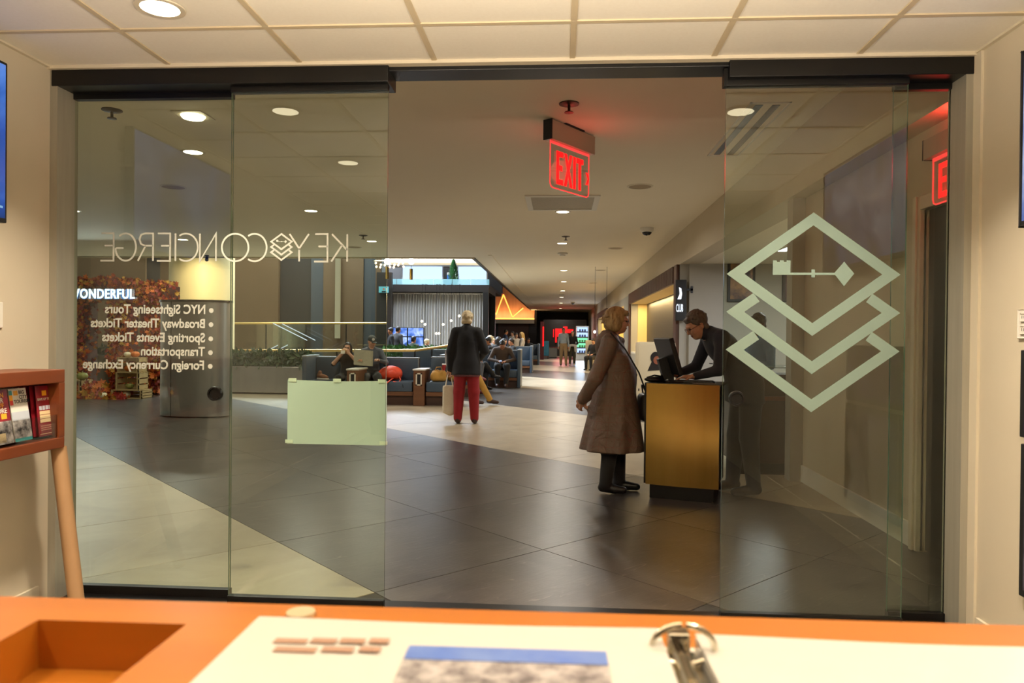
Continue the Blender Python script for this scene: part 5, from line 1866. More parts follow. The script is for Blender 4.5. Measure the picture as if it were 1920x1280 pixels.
# conifer in a pot
tx = at(850, 536, Y=29.0)
t = thing('potted_conifer', 'narrow green conifer in a pot on the upper storey', 'tree', (tx.x, 29.0, ztop + .12))
zt_ = at(850, 489, Y=29.0).z - ztop - .12
MB().lathe([(.14, 0), (.18, .16), (.16, .16)], n=18).build('pot', BLACK_PLASTIC, t, True)
MB().tube([(0, 0, .1), (0, 0, zt_ * .9)], [.03, .01], 7).build('trunk', BENCH_DARK, t)
mb = MB()
for i in range(1100):
    k = rnd.random() ** .8
    r = .27 * (1 - k) ** .75 * rnd.uniform(.6, 1.05) + .01
    a = rnd.uniform(0, 6.28)
    p = Vector((r * math.cos(a), r * math.sin(a), .14 + (zt_ - .14) * k))
    d = Vector((math.cos(a) * .5, math.sin(a) * .5, 1)).normalized() * .10
    s = Vector((-math.sin(a), math.cos(a), 0)) * .016
    mb.add([p - s, p + s, p + d], [(0, 1, 2)], i % 2)
o = mb.build('foliage', [mat('conifer_green', (46, 104, 44), .6), mat('conifer_dark', (30, 72, 34), .6)], t)
o['kind'] = 'stuff'
a, b = at(838, 535, Y=30.6), at(845, 515, Y=30.6)
t = thing('blue_sign', 'blue lit sign board beside the conifer', 'sign', (0, 30.6, 0))
MB().box((a.x, 0, ztop + .12), (b.x, .06, b.z), bev=.01).build('board', emat('sign_blue', (40, 120, 220), .9), t)
MB().box((a.x, -.002, b.z), (b.x + .25, .06, b.z + .1)).build('white_cap', emat('sign_white', (230, 236, 240), .9), t)
# chandelier of bare bulbs
t = thing('bulb_chandelier', 'chandelier of many small warm bulbs in the atrium', 'chandelier', (0, 24.6, 0))
c = at(731, 492, Y=24.6)
for i in range(3):
    MB().tube([(c.x - .42 + .42 * i, 0, c.z + .06), (c.x - .42 + .42 * i, 0, 8.8)], .01, 5).build('rod', BRASS, t)
MB().tube([(c.x - .5, 0, c.z + .06), (c.x + .5, 0, c.z + .06)], .02, 6).tube([(c.x - .5, -.15, c.z + .03), (c.x + .5, -.15, c.z + .03)], .015, 6).tube([(c.x, -.15, c.z + .03), (c.x, 0, c.z + .06)], .015, 6).build('bar', BRASS, t)
bulb_me = MB().lathe([(0, -.05)] + [(.036 * math.cos(a), .036 * math.sin(a)) for a in np.linspace(-1.3, 1.4, 6)], n=10).mesh('bulb', emat('bulb_warm', (255, 220, 170), 7.0), True)
for i in range(14):
    link('bulb', bulb_me, t, loc=(c.x - .48 + (i % 7) * .155 + (i // 7) * .06, -.15 * (i // 7) - .02, c.z - .02 - .07 * ((i * 5) % 3)))
# brass pendants hanging in front of the upper storey
for i, (u, v0, v1) in enumerate(((726, 500, 523), (771, 504, 524))):
    a, b = at(u, v0, Y=24.2), at(u, v1, Y=24.2)
    t = thing('tube_pendant', 'slim brass tube pendant below a white globe' if i else 'slim brass tube pendant under the bulb chandelier', 'pendant lamp', (a.x, 24.2, b.z))
    MB().tube([(0, 0, 0), (0, 0, a.z - b.z)], .055, 12).build('tube', BRASS, t, True)
    MB().tube([(0, 0, a.z - b.z), (0, 0, 8.8 - b.z)], .008, 5).build('cord', BLACK_METAL, t)
    g = link('globe', globe_me, t, loc=(0, 0, at(u, 490, Y=24.2).z - b.z))
    g.scale = (1.8, 1.8, 1.8)
# small advert screen with a portrait, glass shop front under it
a, b = at(710, 548, Y=24.85), at(727.5, 537, Y=24.85)
t = thing('advert_screen', 'small turquoise advert screen with a portrait', 'screen', (0, 24.85, 0))
MB().box((a.x, 0, a.z), (b.x, .1, b.z), bev=.005).build('display', emat('advert_teal', (110, 200, 214), .9), t)
cxm = (a.x * .45 + b.x * .55)
hh = b.z - a.z
MB().lathe([(0, 0), (hh * .2, 0), (hh * .2, .004)], (cxm, -.001, a.z + hh * .55), 18, axis='Y').build('portrait_face', emat('advert_skin', (196, 140, 116), .8), t)
MB().box((cxm - hh * .36, -.004, a.z), (cxm + hh * .36, -.001, a.z + hh * .28), bev=.001).build('portrait_shoulders', emat('advert_dark', (30, 34, 50), .5), t)
MB().box((a.x - .1, .1, 0), (b.x + .1, .3, b.z + .5)).build('pylon', DARK_PANEL, t)
# ------------------------------------------------------------------ far timber wall with light lines
LY = 54.0
WOODGLOW = wood_mat('timber_panel', (190, 128, 84), (166, 106, 66), .5, 2, 4)
def lpz(u, v, Y=LY):
    p = at(u, v, Y=Y)
    return p.x, p.z
x0, z0 = lpz(916, 597)
x1, _ = lpz(1002, 597)
t = thing('timber_wall', 'timber wall lit by slanting orange light lines', 'feature wall', (0, LY, 0))
MB().box((x0, 0, z0), (x1, .3, z0 + 3.2)).build('timber_face', WOODGLOW, t)
ORANGE = emat('led_orange', (255, 168, 70), 2.2)
MB().box((x0, -.12, z0 - .05), (x1, -.04, z0 + .06)).build('light_line', ORANGE, t)
for (u0, v0, u1, v1) in ((930, 590, 944, 552), (944, 552, 961, 594), (961, 594, 981, 577), (917, 578, 930, 588)):
    a, b = lpz(u0, v0), lpz(u1, v1)
    MB().tube([(a[0], -.04, a[1]), (b[0], -.04, b[1])], .05, 6).build('light_line', ORANGE, t)
MB().box((x0, -.5, z0 - .35), (x1, 0, z0 - .08)).build('ledge', CREAM_TRIM, t)
light('timber_glow', 'AREA', ((x0 + x1) / 2, -.5, z0 + .1), 60, (1.0, .66, .34), x1 - x0, t, direction=(0, .5, 1), size_y=.2)
nsl = 26
xs0, xs1 = lpz(934, 620)[0], lpz(991, 620)[0]
t = thing('slat_screen', 'brown vertical slat screen under the timber wall', 'slat screen', (xs0, LY + .12, 0))
MB().box((0, .05, 0), (xs1 - xs0, .1, z0 - .3)).build('backing', DARK_PANEL, t)
sl_me = MB().box((-.045, -.02, 0), (.045, .05, z0 - .3)).mesh('slat', WALNUT)
for i in range(nsl):
    link('slat', sl_me, t, loc=((xs1 - xs0) * (i + .5) / nsl, 0, 0))
slab('wall_atrium_end', (MALL_L, LY + .3, 0), (at(1006, 620, Y=LY + .3).x, LY + .5, 8.8), DARK_PANEL)

# ------------------------------------------------------------------ corridor end
EY = 52.0
def epz(u, v, Y=EY):
    p = at(u, v, Y=Y)
    return p.x, p.z
t = thing('red_shop_sign', 'glowing red shop sign at the end of the corridor', 'sign', (0, EY, 0))
REDP = emat('shop_red', (255, 16, 22), 1.5)
for (u0, v0, u1, v1) in ((1041, 616, 1062, 631), (1062, 617, 1075, 624), (1056, 612, 1064, 616), (1041, 630, 1044, 642), (1037, 617, 1038.5, 632)):
    a, b = epz(u0, v1), epz(u1, v0)
    MB().box((a[0], 0, a[1]), (b[0], .08, b[1])).build('lit_field', REDP, t)
a, b = epz(1018, 645), epz(1100, 606)
MB().box((a[0], .1, 0), (b[0], .2, b[1] + .25)).build('backing', DARK_PANEL, t)
light('sign_glow', 'AREA', (epz(1055, 620)[0], -.3, epz(1055, 620)[1]), 12, (1, .06, .06), 1.2, t, direction=(0, -1, -.2), size_y=.5)
a, b = epz(1013, 640, 44), epz(1020, 612, 44)
t = thing('red_light_column', 'red glowing shop jamb on the booth side of the corridor', 'light column', (0, 44, 0))
MB().box((a[0], 0, 0), (b[0], .3, b[1] + .3)).build('column_body', mat('dark_red_wall', (70, 14, 14), .5), t)
MB().box((b[0] - .08, -.02, .8), (b[0], 0, b[1])).build('lit_strip', REDP, t)
t = thing('cube_shelf', 'turquoise pigeonhole cabinet standing at the corridor end', 'cabinet', (epz(1022, 655, 46)[0], 46, 0))
w = (epz(1029, 650, 46)[0] - epz(1015, 650, 46)[0]) / 2
TQ = mat('turquoise', (58, 132, 158), .5)
MB().box((-w, .05, .18), (w, .45, 1.1)).build('body', TQ, t)
for i in range(3):
    for k in range(5):
        MB().box((-w + 2 * w * (i + .08) / 3, .02, .2 + .18 * k), (-w + 2 * w * (i + .92) / 3, .05, .35 + .18 * k), bev=.008).build('drawer', TQ, t)
for sx in (-1, 1):
    for yy in (.08, .40):
        MB().box((sx * (w - .05) - .03, yy - .03, 0), (sx * (w - .05) + .03, yy + .03, .18)).build('leg', BENCH_DARK, t)
t = thing('low_cabinet', 'low grey cabinet beside the turquoise pigeonholes', 'cabinet', (epz(1037, 655, 48)[0], 48, 0))
MB().box((-.26, 0, .05), (.26, .4, .66), bev=.01).build('body', GREY_PAINT, t)
MB().box((-.24, .02, 0), (.24, .38, .05)).build('plinth', BLACK_METAL, t)
MB().box((-.28, -.02, .66), (.28, .42, .70)).build('top', BENCH_WOOD, t)
# glowing drinks fridge
fy = 44.0
fx0, fx1 = epz(1080, 640, fy)[0], epz(1104, 640, fy)[0]
fz = epz(1092, 611, fy)[1]
t = thing('drinks_fridge', 'glowing glass-front drinks fridge at the corridor end', 'fridge', ((fx0 + fx1) / 2, fy, 0))
w = (fx1 - fx0) / 2
MB().box((-w, .03, 0), (w, .7, fz), bev=.01).build('cabinet', mat('fridge_white', (196, 204, 214), .4), t)
GL = emat('fridge_glow', (170, 200, 255), 1.5)
GLG = emat('fridge_green', (120, 220, 170), 1.3)
for k in range(5):
    h = (fz - .45) / 5
    z = .40 + h * k
    MB().box((-w + .08, .012, z + .05), (w - .08, .028, z + h - .03)).build('lit_bay', GLG if 0 < k < 3 else GL, t)
    MB().box((-w + .05, -.01, z), (w - .05, .03, z + .045)).build('shelf', DARK_PANEL, t)
    for q in range(3):
        MB().box((-w + .16 + q * (2 * w - .32) / 3 + .02, -.004, z + .05), (-w + .16 + (q + 1) * (2 * w - .32) / 3 - .02, .012, z + h * .55), bev=.01).build('drink_pack', mat('pack_green', (70, 150, 84), .5) if 0 < k < 3 else mat('pack_blue', (70, 86, 140), .5), t)
light('fridge_light', 'AREA', (0, -.1, fz * .6), 30, (.62, .78, 1.0), 2 * w, t, direction=(0, -1, -.15), size_y=fz * .7)

# ------------------------------------------------------------------ lit niches in the side wall
WARMWALL = mat('niche_cream', (232, 204, 140), .6)
SLAT_DARK = mat('shutter_dark', (56, 50, 42), .5, noise=(1, .3), stretch=(1, 1, 60))
for i, (a, b, c, d) in enumerate(NICHES):
    dep = .48
    t = thing('lit_niche', ['timber framed service niche with warm light beside the club sign', 'plain lit window niche between the two timber frames', 'timber framed niche farther down the corridor'][i], 'niche', (BULK_X, a, 0))
    L = b - a
    MB().box((.2, L - .05, c), (dep, L + .02, d)).build('end_reveal', WARMWALL, t)
    MB().box((.2, 0, c), (dep, .05, d)).build('end_reveal', WARMWALL, t)
    MB().box((.0, 0, d), (dep, L, d + .04)).build('soffit', WARMWALL, t)
    MB().box((dep, 0, c), (dep + .05, L, d)).build('shutter' if i != 1 else 'back_wall', SLAT_DARK if i != 1 else WARMWALL, t)
    MB().box((.0, 0, c - .06), (dep, L, c), bev=.01).build('sill', WHITE_TRIM, t)
    light('niche_light', 'AREA', (.30, L / 2, d - .02), (170, 80, 120)[i], (1.0, .72, .34), L * .92, t, direction=(0, 0, -1), size_y=.12).rotation_euler = (0, 0, math.pi / 2)
    if i != 1:
        t = thing('timber_frame', ['dark timber slat frame round the lit niche beside the club sign', '', 'dark timber slat frame round the farther niche'][i], 'door frame', (BULK_X, a, 0))
        ns = int(L / .16)
        sm = MB().box((-.045, -.055, 0), (0, .055, LINTEL - d)).mesh('slat', WALNUT)
        MB().box((-.02, -.42, d), (0, L + .42, LINTEL), bev=.004).build('header_board', WALNUT, t)
        for k in range(ns):
            link('slat', sm, t, loc=(-.02, L * (k + .5) / ns, d))
        for y0 in (-.42, L + .10):
            MB().box((-.06, y0, 0), (.0, y0 + .32, LINTEL), bev=.006).build('jamb', WALNUT, t)
# bare globe pendants over the info counter
for u, v, lb in ((1137, 621, 'single globe pendant just behind the woman in the coat'), (1115, 622, 'single globe pendant next to the blue-lit wall')):
    x, z = pxz(u, v, 20.5)
    t = thing('globe_pendant', lb, 'pendant lamp', (x, 20.5, z))
    link('globe', globe_me, t).scale = (.6, .6, .7)
    MB().tube([(0, 0, .04), (0, 0, MALL_Z - z)], .005, 5).build('cord', BLACK_METAL, t)
# club sign
p = at(1274, 560, X=BULK_X - .04)
SGN_Y = 13.55
x0, x1 = at(1267, 560, Y=SGN_Y).x, at(1281, 560, Y=SGN_Y).x
z0, z1 = at(1274, 601, Y=SGN_Y).z, at(1274, 524, Y=SGN_Y).z
t = thing('blade_sign', 'black blade sign with white club lettering', 'sign', (0, SGN_Y, 0))
MB().box((x0, 0, z0), (x1 + .06, .08, z1), bev=.01).build('sign_box', BLACK_PLASTIC, t)
MB().box((x1 - .02, .03, z1 - .2), (WALL_X + .06, .05, z1 - .16)).box((WALL_X + .02, .03, z1 - .24), (WALL_X + .06, .052, z1 - .12)).build('bracket', BLACK_METAL, t)
SW = emat('sign_letter_white', (236, 244, 255), 1.6)
w = x1 - x0
o = text('lettering', 'CLUB', .1, SW, t, (x0 + .008, -.004, z0 + (z1 - z0) * .22), depth=.002, bold=.001)
o.scale = ((w - .012) / max(.01, o.dimensions.x), 1, 2.0)
zc = z0 + (z1 - z0) * .52
MB().prism([(0, 0), (w * .5, 0), (w * .62, .10), (w * .5, .20), (w * .2, .22), (w * .3, .1)], .004, M=T(x0 + .03, 0, zc) @ RX(math.pi / 2)).build('emblem', SW, t)

# ------------------------------------------------------------------ service podium
pl, pr = at(1217, 933, Z=0), at(1337, 944, Z=0)
pang = math.atan2(pr.y - pl.y, pr.x - pl.x)
po = thing('podium', 'brushed brass fronted podium with black plinth', 'podium', ((pl.x + pr.x) / 2, (pl.y + pr.y) / 2, 0), pang)
pw = (pr - pl).length / 2
MB().box((-pw, .02, 0), (pw, .42, .15)).build('plinth', BLACK_METAL, po)
bw = pw + .045
ztp = .995
MB().box((-bw + .03, .0, .15), (bw - .01, .45, ztp - .02)).build('body', BLACK_METAL, po)
bow = lambda u: -.030 - .016 * (1 - (2 * u - 1) ** 2)
mb = MB().grid(lambda u, v: (-bw + .018 + (2 * bw - .018) * u, bow(u), .125 + (ztp - .13) * v), 24, 1)
for k in range(24):
    u0, u1 = k / 24, (k + 1) / 24
    xa_, xb_ = -bw + .018 + (2 * bw - .018) * u0, -bw + .018 + (2 * bw - .018) * u1
    for zz in (.125, ztp - .005):
        mb.quad((xa_, bow(u0), zz), (xb_, bow(u1), zz), (xb_, 0, zz), (xa_, 0, zz))
for xx, uu in ((-bw + .018, 0), (bw, 1)):
    mb.quad((xx, bow(uu), .125), (xx, 0, .125), (xx, 0, ztp - .005), (xx, bow(uu), ztp - .005))
mb.build('brass_front', BRASS, po, True)
MB().box((-bw, -.02, .13), (-bw + .017, .45, ztp - .01)).build('side_trim', BLACK_METAL, po)
MB().box((-bw, -.02, ztp - .02), (bw + .01, .47, ztp), bev=.004).build('counter_top', BLACK_PLASTIC, po)
# monitor turned to the clerk
mt = thing('monitor', 'black flat monitor tilted towards the clerk on the podium', 'monitor', (0, 0, ztp))
A = at(1258, 690, Y=6.42)
mt.location = (A.x + .04, 6.42, ztp)
mt.rotation_euler = (0, 0, math.radians(-79))
TL = RX(math.radians(17))
MB().box((-.21, -.02, .08), (.21, .02, .40), bev=.006, M=TL).build('screen_housing', BLACK_PLASTIC, mt)
MB().box((-.197, .0205, .095), (.197, .022, .385), M=TL).build('screen', SCREEN_BLACK, mt)
MB().box((-.03, -.10, .05), (.03, -.02, .24), bev=.006, M=TL).build('neck', BLACK_PLASTIC, mt)
MB().box((-.11, -.12, .0), (.11, .10, .016), bev=.004).box((-.02, -.06, .01), (.02, -.02, .13)).build('base', BLACK_PLASTIC, mt)
A = at(1246, 690, Y=6.48)
t = thing('document_stand', 'slim black post with arm standing behind the monitor', 'stand', (A.x, 6.56, ztp))
MB().box((-.02, -.02, 0), (.02, .02, .245), bev=.003).build('post', BLACK_PLASTIC, t)
MB().box((-.02, -.02, .225), (.12, .02, .245), bev=.003).build('arm', BLACK_PLASTIC, t)
MB().box((-.06, -.05, 0), (.06, .05, .008)).build('foot', BLACK_PLASTIC, t)
A = at(1238, 712, Y=6.25)
t = thing('keyboard', 'black keyboard lying on the podium', 'keyboard', (at(1300, 712, Y=6.38).x, 6.36, ztp), pang)
MB().box((-.17, -.07, 0), (.17, .07, .018), bev=.004).build('case', BLACK_PLASTIC, t)
for r in range(4):
    MB().box((-.16, -.06 + r * .03, .018), (.16, -.036 + r * .03, .024), bev=.002).build('key_row', mat('key_dark', (34, 34, 36), .5), t)
t = thing('cable_pouch', 'crumpled black pouch on the podium in front of the coat', 'pouch', (at(1232, 708, Y=6.3).x, 6.42, ztp), .3)
F = Fig().ell((0, 0, .024), (.10, .07, .026), 0, .01).ell((.05, .02, .035), (.05, .05, .022), 0, .01)
link('pouch_body', F.mesh('pouch_body', [BLACK_PLASTIC], .008), t)
MB().tube([(-.08, 0, .04), (-.02, -.03, .062), (.06, 0, .05)], .006, 7).build('strap', BLACK_PLASTIC, t, True)
t = thing('paper_stack', 'thin stack of papers lying beside the clerk', 'papers', (at(1322, 712, Y=6.2).x, 6.24, ztp), pang + .2)
for k in range(3):
    MB().box((-.09, -.06, k * .0022), (.09, .06, k * .0022 + .002), M=RZ(.08 * k)).build('sheet', mat('grey_paper', (120, 114, 106), .6), t)

# ------------------------------------------------------------------ dark counter, posters and post in the alcove
ct = thing('service_counter', 'dark wooden counter with glass top behind the clerk', 'counter', (1.78, 7.55, 0))
MB().box((0, 0, .12), (.85, .5, 1.02), bev=.004).build('body', DARK_WOOD, ct)
MB().box((-.03, -.05, .76), (.88, .52, .80), bev=.004).build('ledge', RACK_WOOD, ct)
MB().box((.04, .04, 0), (.81, .46, .12)).build('plinth', BLACK_METAL, ct)
MB().box((-.05, -.06, 1.085), (.90, .54, 1.10), bev=.003).build('glass_top', mat('glass_slab', (120, 150, 146), .08, alpha=.55), ct)
for x in (.02, .80):
    for y in (.03, .44):
        MB().tube([(x + .015, y, 1.02), (x + .015, y, 1.086)], .012, 10).build('standoff', STEEL, ct)
slab('trim_8', (WALL_X - .12, AY0 - .05, 0), (WALL_X + .02, AY0 + .12, LINTEL), GREY_PAINT, 'grey post at the end of the near side wall')
PURP = mat('poster_purple', (58, 28, 44), .25, noise=(4, .12), color2=(168, 120, 66))
PURP2 = mat('poster_plum', (40, 22, 36), .25, noise=(4, .15), color2=(96, 40, 60))
for lb, u0, u1, v0, v1, m in (('dark framed poster with gold figures on the alcove wall', 1363, 1416, 458, 566, PURP), ('plum framed poster on the alcove wall beside the key logo', 1466, 1521, 462, 566, PURP2)):
    a, b = at(u0, v1, Y=AY1), at(u1, v0, Y=AY1)
    t = thing('framed_poster', lb, 'poster', (0, AY1, 0))
    MB().box((a.x, -.04, a.z), (b.x, 0, b.z), bev=.005).build('frame', BLACK_PLASTIC, t)
    MB().box((a.x + .05, -.043, a.z + .05), (b.x - .05, -.04, b.z - .05)).build('print', m, t)
p = at(1395, 440, Z=LINTEL)
for x in (3.3, 4.5):
    t = thing('tube_lamp', 'white fluorescent lamp in the alcove ceiling', 'ceiling lamp', (x, 10.6, LINTEL), 0, 'alcove lamps')
    MB().box((-.08, -.6, -.05), (.08, .6, 0), bev=.006).build('body', WHITE_TRIM, t)
    MB().box((-.06, -.58, -.056), (.06, .58, -.05)).build('diffuser', emat('alcove_tube', (246, 248, 255), 4.0), t)
    light('tube_light', 'AREA', (0, 0, -.08), 60, (.96, .97, 1.0), .12, t, direction=(0, 0, -1), size_y=1.1)
# white rounded info counter near the timber niche
CY = 12.4
x0, x1 = at(1196, 680, Y=CY).x, at(1268, 680, Y=CY).x
zt_ = at(1230, 641, Y=CY).z
t = thing('info_counter', 'cream rounded info counter with a portrait print behind the monitor', 'counter', ((x0 + x1) / 2, CY, 0))
w = (x1 - x0) / 2
CREAMY = mat('cream_laminate', (214, 200, 168), .4)
MB().box((-w, 0, .06), (w, .5, zt_), bev=.06).build('shell', CREAMY, t, True)
MB().box((-w + .06, .04, 0), (w - .06, .46, .06)).build('plinth', BLACK_METAL, t)
a = at(1214, 695, Y=CY - .005)
cxp = (at(1229, 680, Y=CY).x - (x0 + x1) / 2)
MB().prism([(cxp - .13, 0), (cxp, .30), (cxp + .13, .02)], .004, M=T(0, -.001, a.z) @ RX(math.pi / 2)).build('print_figure', mat('print_dark', (30, 24, 24), .5), t)
MB().lathe([(0, 0), (.085, 0), (.085, .004)], (cxp, -.004, a.z + .22), 20, axis='Y', sy=1.2).build('print_hair', mat('print_dark', (30, 24, 24), .5), t)
MB().lathe([(0, 0), (.055, 0), (.055, .004)], (cxp + .02, -.007, a.z + .18), 20, axis='Y', sy=1.25).build('print_face', mat('print_face', (150, 86, 62), .5), t)
MB().lathe([(0, 0), (.14, 0), (.14, .004)], (cxp - .02, -.002, a.z - .28), 24, axis='Y').build('print_white', mat('print_white', (232, 228, 216), .5), t)


# ------------------------------------------------------------------ people
def cloth(name, c, c2=None, rough=.85, scale=14, bump=.12):
    return mat(name, c, rough, noise=(scale, .35), color2=c2 or tuple(x * .86 for x in c), bump=(35, bump), sheen=.1)


def plaid_mat(name, base, line, dark, sc):
    m = mat(name, base, .6)
    nt, L = m.node_tree, m.node_tree.links
    b = nt.nodes['Principled BSDF']
    tc = N(m, 'ShaderNodeTexCoord')
    sep = N(m, 'ShaderNodeSeparateXYZ')
    L.new(tc.outputs['Object'], sep.inputs[0])
    add = N(m, 'ShaderNodeMath', operation='ADD')
    L.new(sep.outputs['X'], add.inputs[0])
    L.new(sep.outputs['Y'], add.inputs[1])
    def band(sock, k, wd):
        mu = N(m, 'ShaderNodeMath', operation='MULTIPLY')
        mu.inputs[1].default_value = k
        L.new(sock, mu.inputs[0])
        fr = N(m, 'ShaderNodeMath', operation='FRACT')
        L.new(mu.outputs[0], fr.inputs[0])
        lt = N(m, 'ShaderNodeMath', operation='LESS_THAN')
        lt.inputs[1].default_value = wd
        L.new(fr.outputs[0], lt.inputs[0])
        return lt.outputs[0]
    prev = None
    nz = N(m, 'ShaderNodeTexNoise')
    nz.inputs['Scale'].default_value = 7
    L.new(tc.outputs['Object'], nz.inputs['Vector'])
    mx = N(m, 'ShaderNodeMix', data_type='RGBA')
    mx.inputs['A'].default_value, mx.inputs['B'].default_value = rgb(base), rgb(dark)
    L.new(nz.outputs['Fac'], mx.inputs['Factor'])
    prev = mx.outputs['Result']
    for sock, k, wd, col, f in ((sep.outputs['Z'], sc, .07, line, .35), (add.outputs[0], sc, .07, line, .35), (sep.outputs['Z'], sc * 2, .06, dark, .4), (add.outputs[0], sc * 2, .06, dark, .4)):
        mm = N(m, 'ShaderNodeMath', operation='MULTIPLY')
        mm.inputs[1].default_value = f
        L.new(band(sock, k, wd), mm.inputs[0])
        q = N(m, 'ShaderNodeMix', data_type='RGBA')
        q.inputs['B'].default_value = rgb(col)
        L.new(prev, q.inputs['A'])
        L.new(mm.outputs[0], q.inputs['Factor'])
        prev = q.outputs['Result']
    L.new(prev, b.inputs['Base Color'])
    nb = N(m, 'ShaderNodeTexNoise')
    nb.inputs['Scale'].default_value = 9
    nb.inputs['Detail'].default_value = 5
    nb.inputs['Distortion'].default_value = .7
    L.new(tc.outputs['Object'], nb.inputs['Vector'])
    bp = N(m, 'ShaderNodeBump')
    bp.inputs['Strength'].default_value = .8
    bp.inputs['Distance'].default_value = .03
    L.new(nb.outputs['Fac'], bp.inputs['Height'])
    L.new(bp.outputs['Normal'], b.inputs['Normal'])
    return m


BLACK_CLOTH = cloth('black_cloth', (24, 23, 25), (16, 15, 17))
NAVY_CLOTH = cloth('navy_suit', (38, 42, 54), (28, 31, 42))
RED_CLOTH = cloth('red_trousers', (156, 26, 32), (136, 20, 26))
COAT = plaid_mat('plaid_coat', (126, 104, 88), (140, 66, 58), (96, 78, 66), 14)
SHOE_BLACK = mat('shoe_black', (20, 19, 20), .45)
SHOE_BROWN = mat('shoe_brown', (58, 34, 26), .5)
GREY_CLOTH = cloth('grey_shirt', (140, 136, 134))
BROWN_CLOTH = cloth('brown_sweater', (84, 66, 52))
MUSTARD = cloth('mustard_trousers', (186, 140, 56))
JEANS = cloth('dark_jeans', (58, 62, 70))
BLUE_CLOTH = cloth('blue_shirt', (110, 142, 178))
DENIM = cloth('denim_blue', (62, 84, 124))
KHAKI = cloth('khaki', (150, 122, 84))
OLIVE = cloth('olive', (74, 70, 50))
WHITE_CLOTH = cloth('white_top', (216, 208, 196))
PALE_BLUE = cloth('pale_blue_shirt', (158, 168, 172))
PLAID_SHIRT = plaid_mat('plaid_shirt', (120, 40, 48), (190, 180, 176), (60, 30, 50), 60)
HAIR_BLOND = mat('hair_ash_blond', (196, 166, 116), .55, noise=(30, .2), color2=(118, 90, 56), stretch=(1, 1, .3))
HAIR_WHITE = mat('hair_white', (226, 208, 170), .55, noise=(40, .3), color2=(190, 168, 126))
HAIR_GREY = mat('hair_grey_brown', (112, 102, 92), .55, noise=(40, .3), color2=(60, 50, 42))
HAIR_DARK = mat('hair_dark', (34, 26, 22), .5, noise=(40, .3), color2=(24, 18, 15))
HAIR_YELLOW = mat('hair_yellow_blond', (214, 178, 110), .5, noise=(40, .3), color2=(180, 140, 76))
BLACK_FRAME = mat('spectacle_black', (26, 22, 22), .3)
PHONE = mat('phone_black', (14, 14, 16), .15)

# woman in the long coat, hands behind her back, looking down at the podium
wp = at(1146, 921, Z=0)
def coat_extra(F, j, s):
    F.bell((0, -.03 * s, 1.30 * s), (.165 * s, .13 * s), (0, -.01 * s, .375), (.27, .285), 1, .06, .055, 7, .6)
    F.ell(V3(0, -.06, 1.10) * s, V3(.19, .17, .22) * s, 1, .05)
    F.ell(V3(0, .10, 1.45) * s, V3(.14, .060, .060) * s, 1, .03)
    F.ell(V3(0, .125, 1.39) * s, V3(.11, .045, .09) * s, 1, .03)
    for k in range(10):
        a = math.pi * 2 * k / 10
        b = math.pi * 2 * (k + 1) / 10
        zz = lambda q: 1.475 + .035 * math.sin(q)
        F.cone(V3(.085 * math.cos(a), .0 + .085 * math.sin(a), zz(a)) * s, V3(.085 * math.cos(b), .0 + .085 * math.sin(b), zz(b)) * s, .03 * s, .03 * s, 1, .015)
    for q in (-1, 1):
        F.cone(j['elR' if q < 0 else 'elL'], j['wrR' if q < 0 else 'wrL'], .062 * s, .056 * s, 1, .02)
        F.cone(j['shR' if q < 0 else 'shL'], j['elR' if q < 0 else 'elL'], .078 * s, .066 * s, 1, .03)
r, j, R, s = person('woman in a long brown plaid coat standing at the brass podium', (wp.x, wp.y, 0), math.pi / 2 - .12, h=1.64, top=COAT, bottom=BLACK_CLOTH, shoe=SHOE_BLACK, skin=SKIN, hair=HAIR_BLOND, hair_style='bob', vox=.0085,
                    over=dict(elR=(-.265, .14, 1.10), wrR=(-.20, .26, .90), elL=(.265, .12, 1.10), wrL=(.08, .25, .90), head=(0, -.045, 1.63), anL=(.09, -.07, .09), anR=(-.10, .05, .09), knR=(-.10, .0, .50), knL=(.1, -.05, .5)),
                    head=(0, .14, 0), extra=coat_extra, hdR=(.35, .35, -.75), hdL=(-.5, .2, -.7), palmR=(.6, -.5, .2), palmL=(-.5, -.5, 0), curl=.8, build=1.05)
glasses(r, j, R, s, BLACK_FRAME)
for yy, zz in ((-.215, 1.12), (-.235, .98), (-.25, .84)):
    MB().lathe([(0, -.006), (.011, -.006), (.011, .004)], (-.02, yy, zz * s), 12, axis='Y').build('coat_button', SHOE_BLACK, r, True)
# her shoulder bag
hb = thing('handbag', 'black handbag hanging in front of the plaid coat', 'handbag', (wp.x + .285, wp.y - .06, .66), .1)
F = Fig().box((0, 0, .11), (.055, .12, .12), 0, 0, rnd=.045).ell((0, 0, .05), (.062, .125, .06), 0, .03)
link('bag_body', F.mesh('bag_body', [mat('black_leather', (26, 22, 22), .4, bump=(50, .2))], .009), hb)
MB().tube([(0, -.09, .22), (-.09, -.15, .42), (-.22, -.20, .62), (-.34, -.15, .76)], .007, 7).tube([(0, .09, .22), (-.02, .06, .3), (-.03, -.02, .3), (0, -.09, .22)], .007, 7).build('strap', SHOE_BLACK, hb, True)
MB().tube([(.03, -.118, .19), (.03, -.123, .1)], .004, 6).build('zip_pull', STEEL, hb)

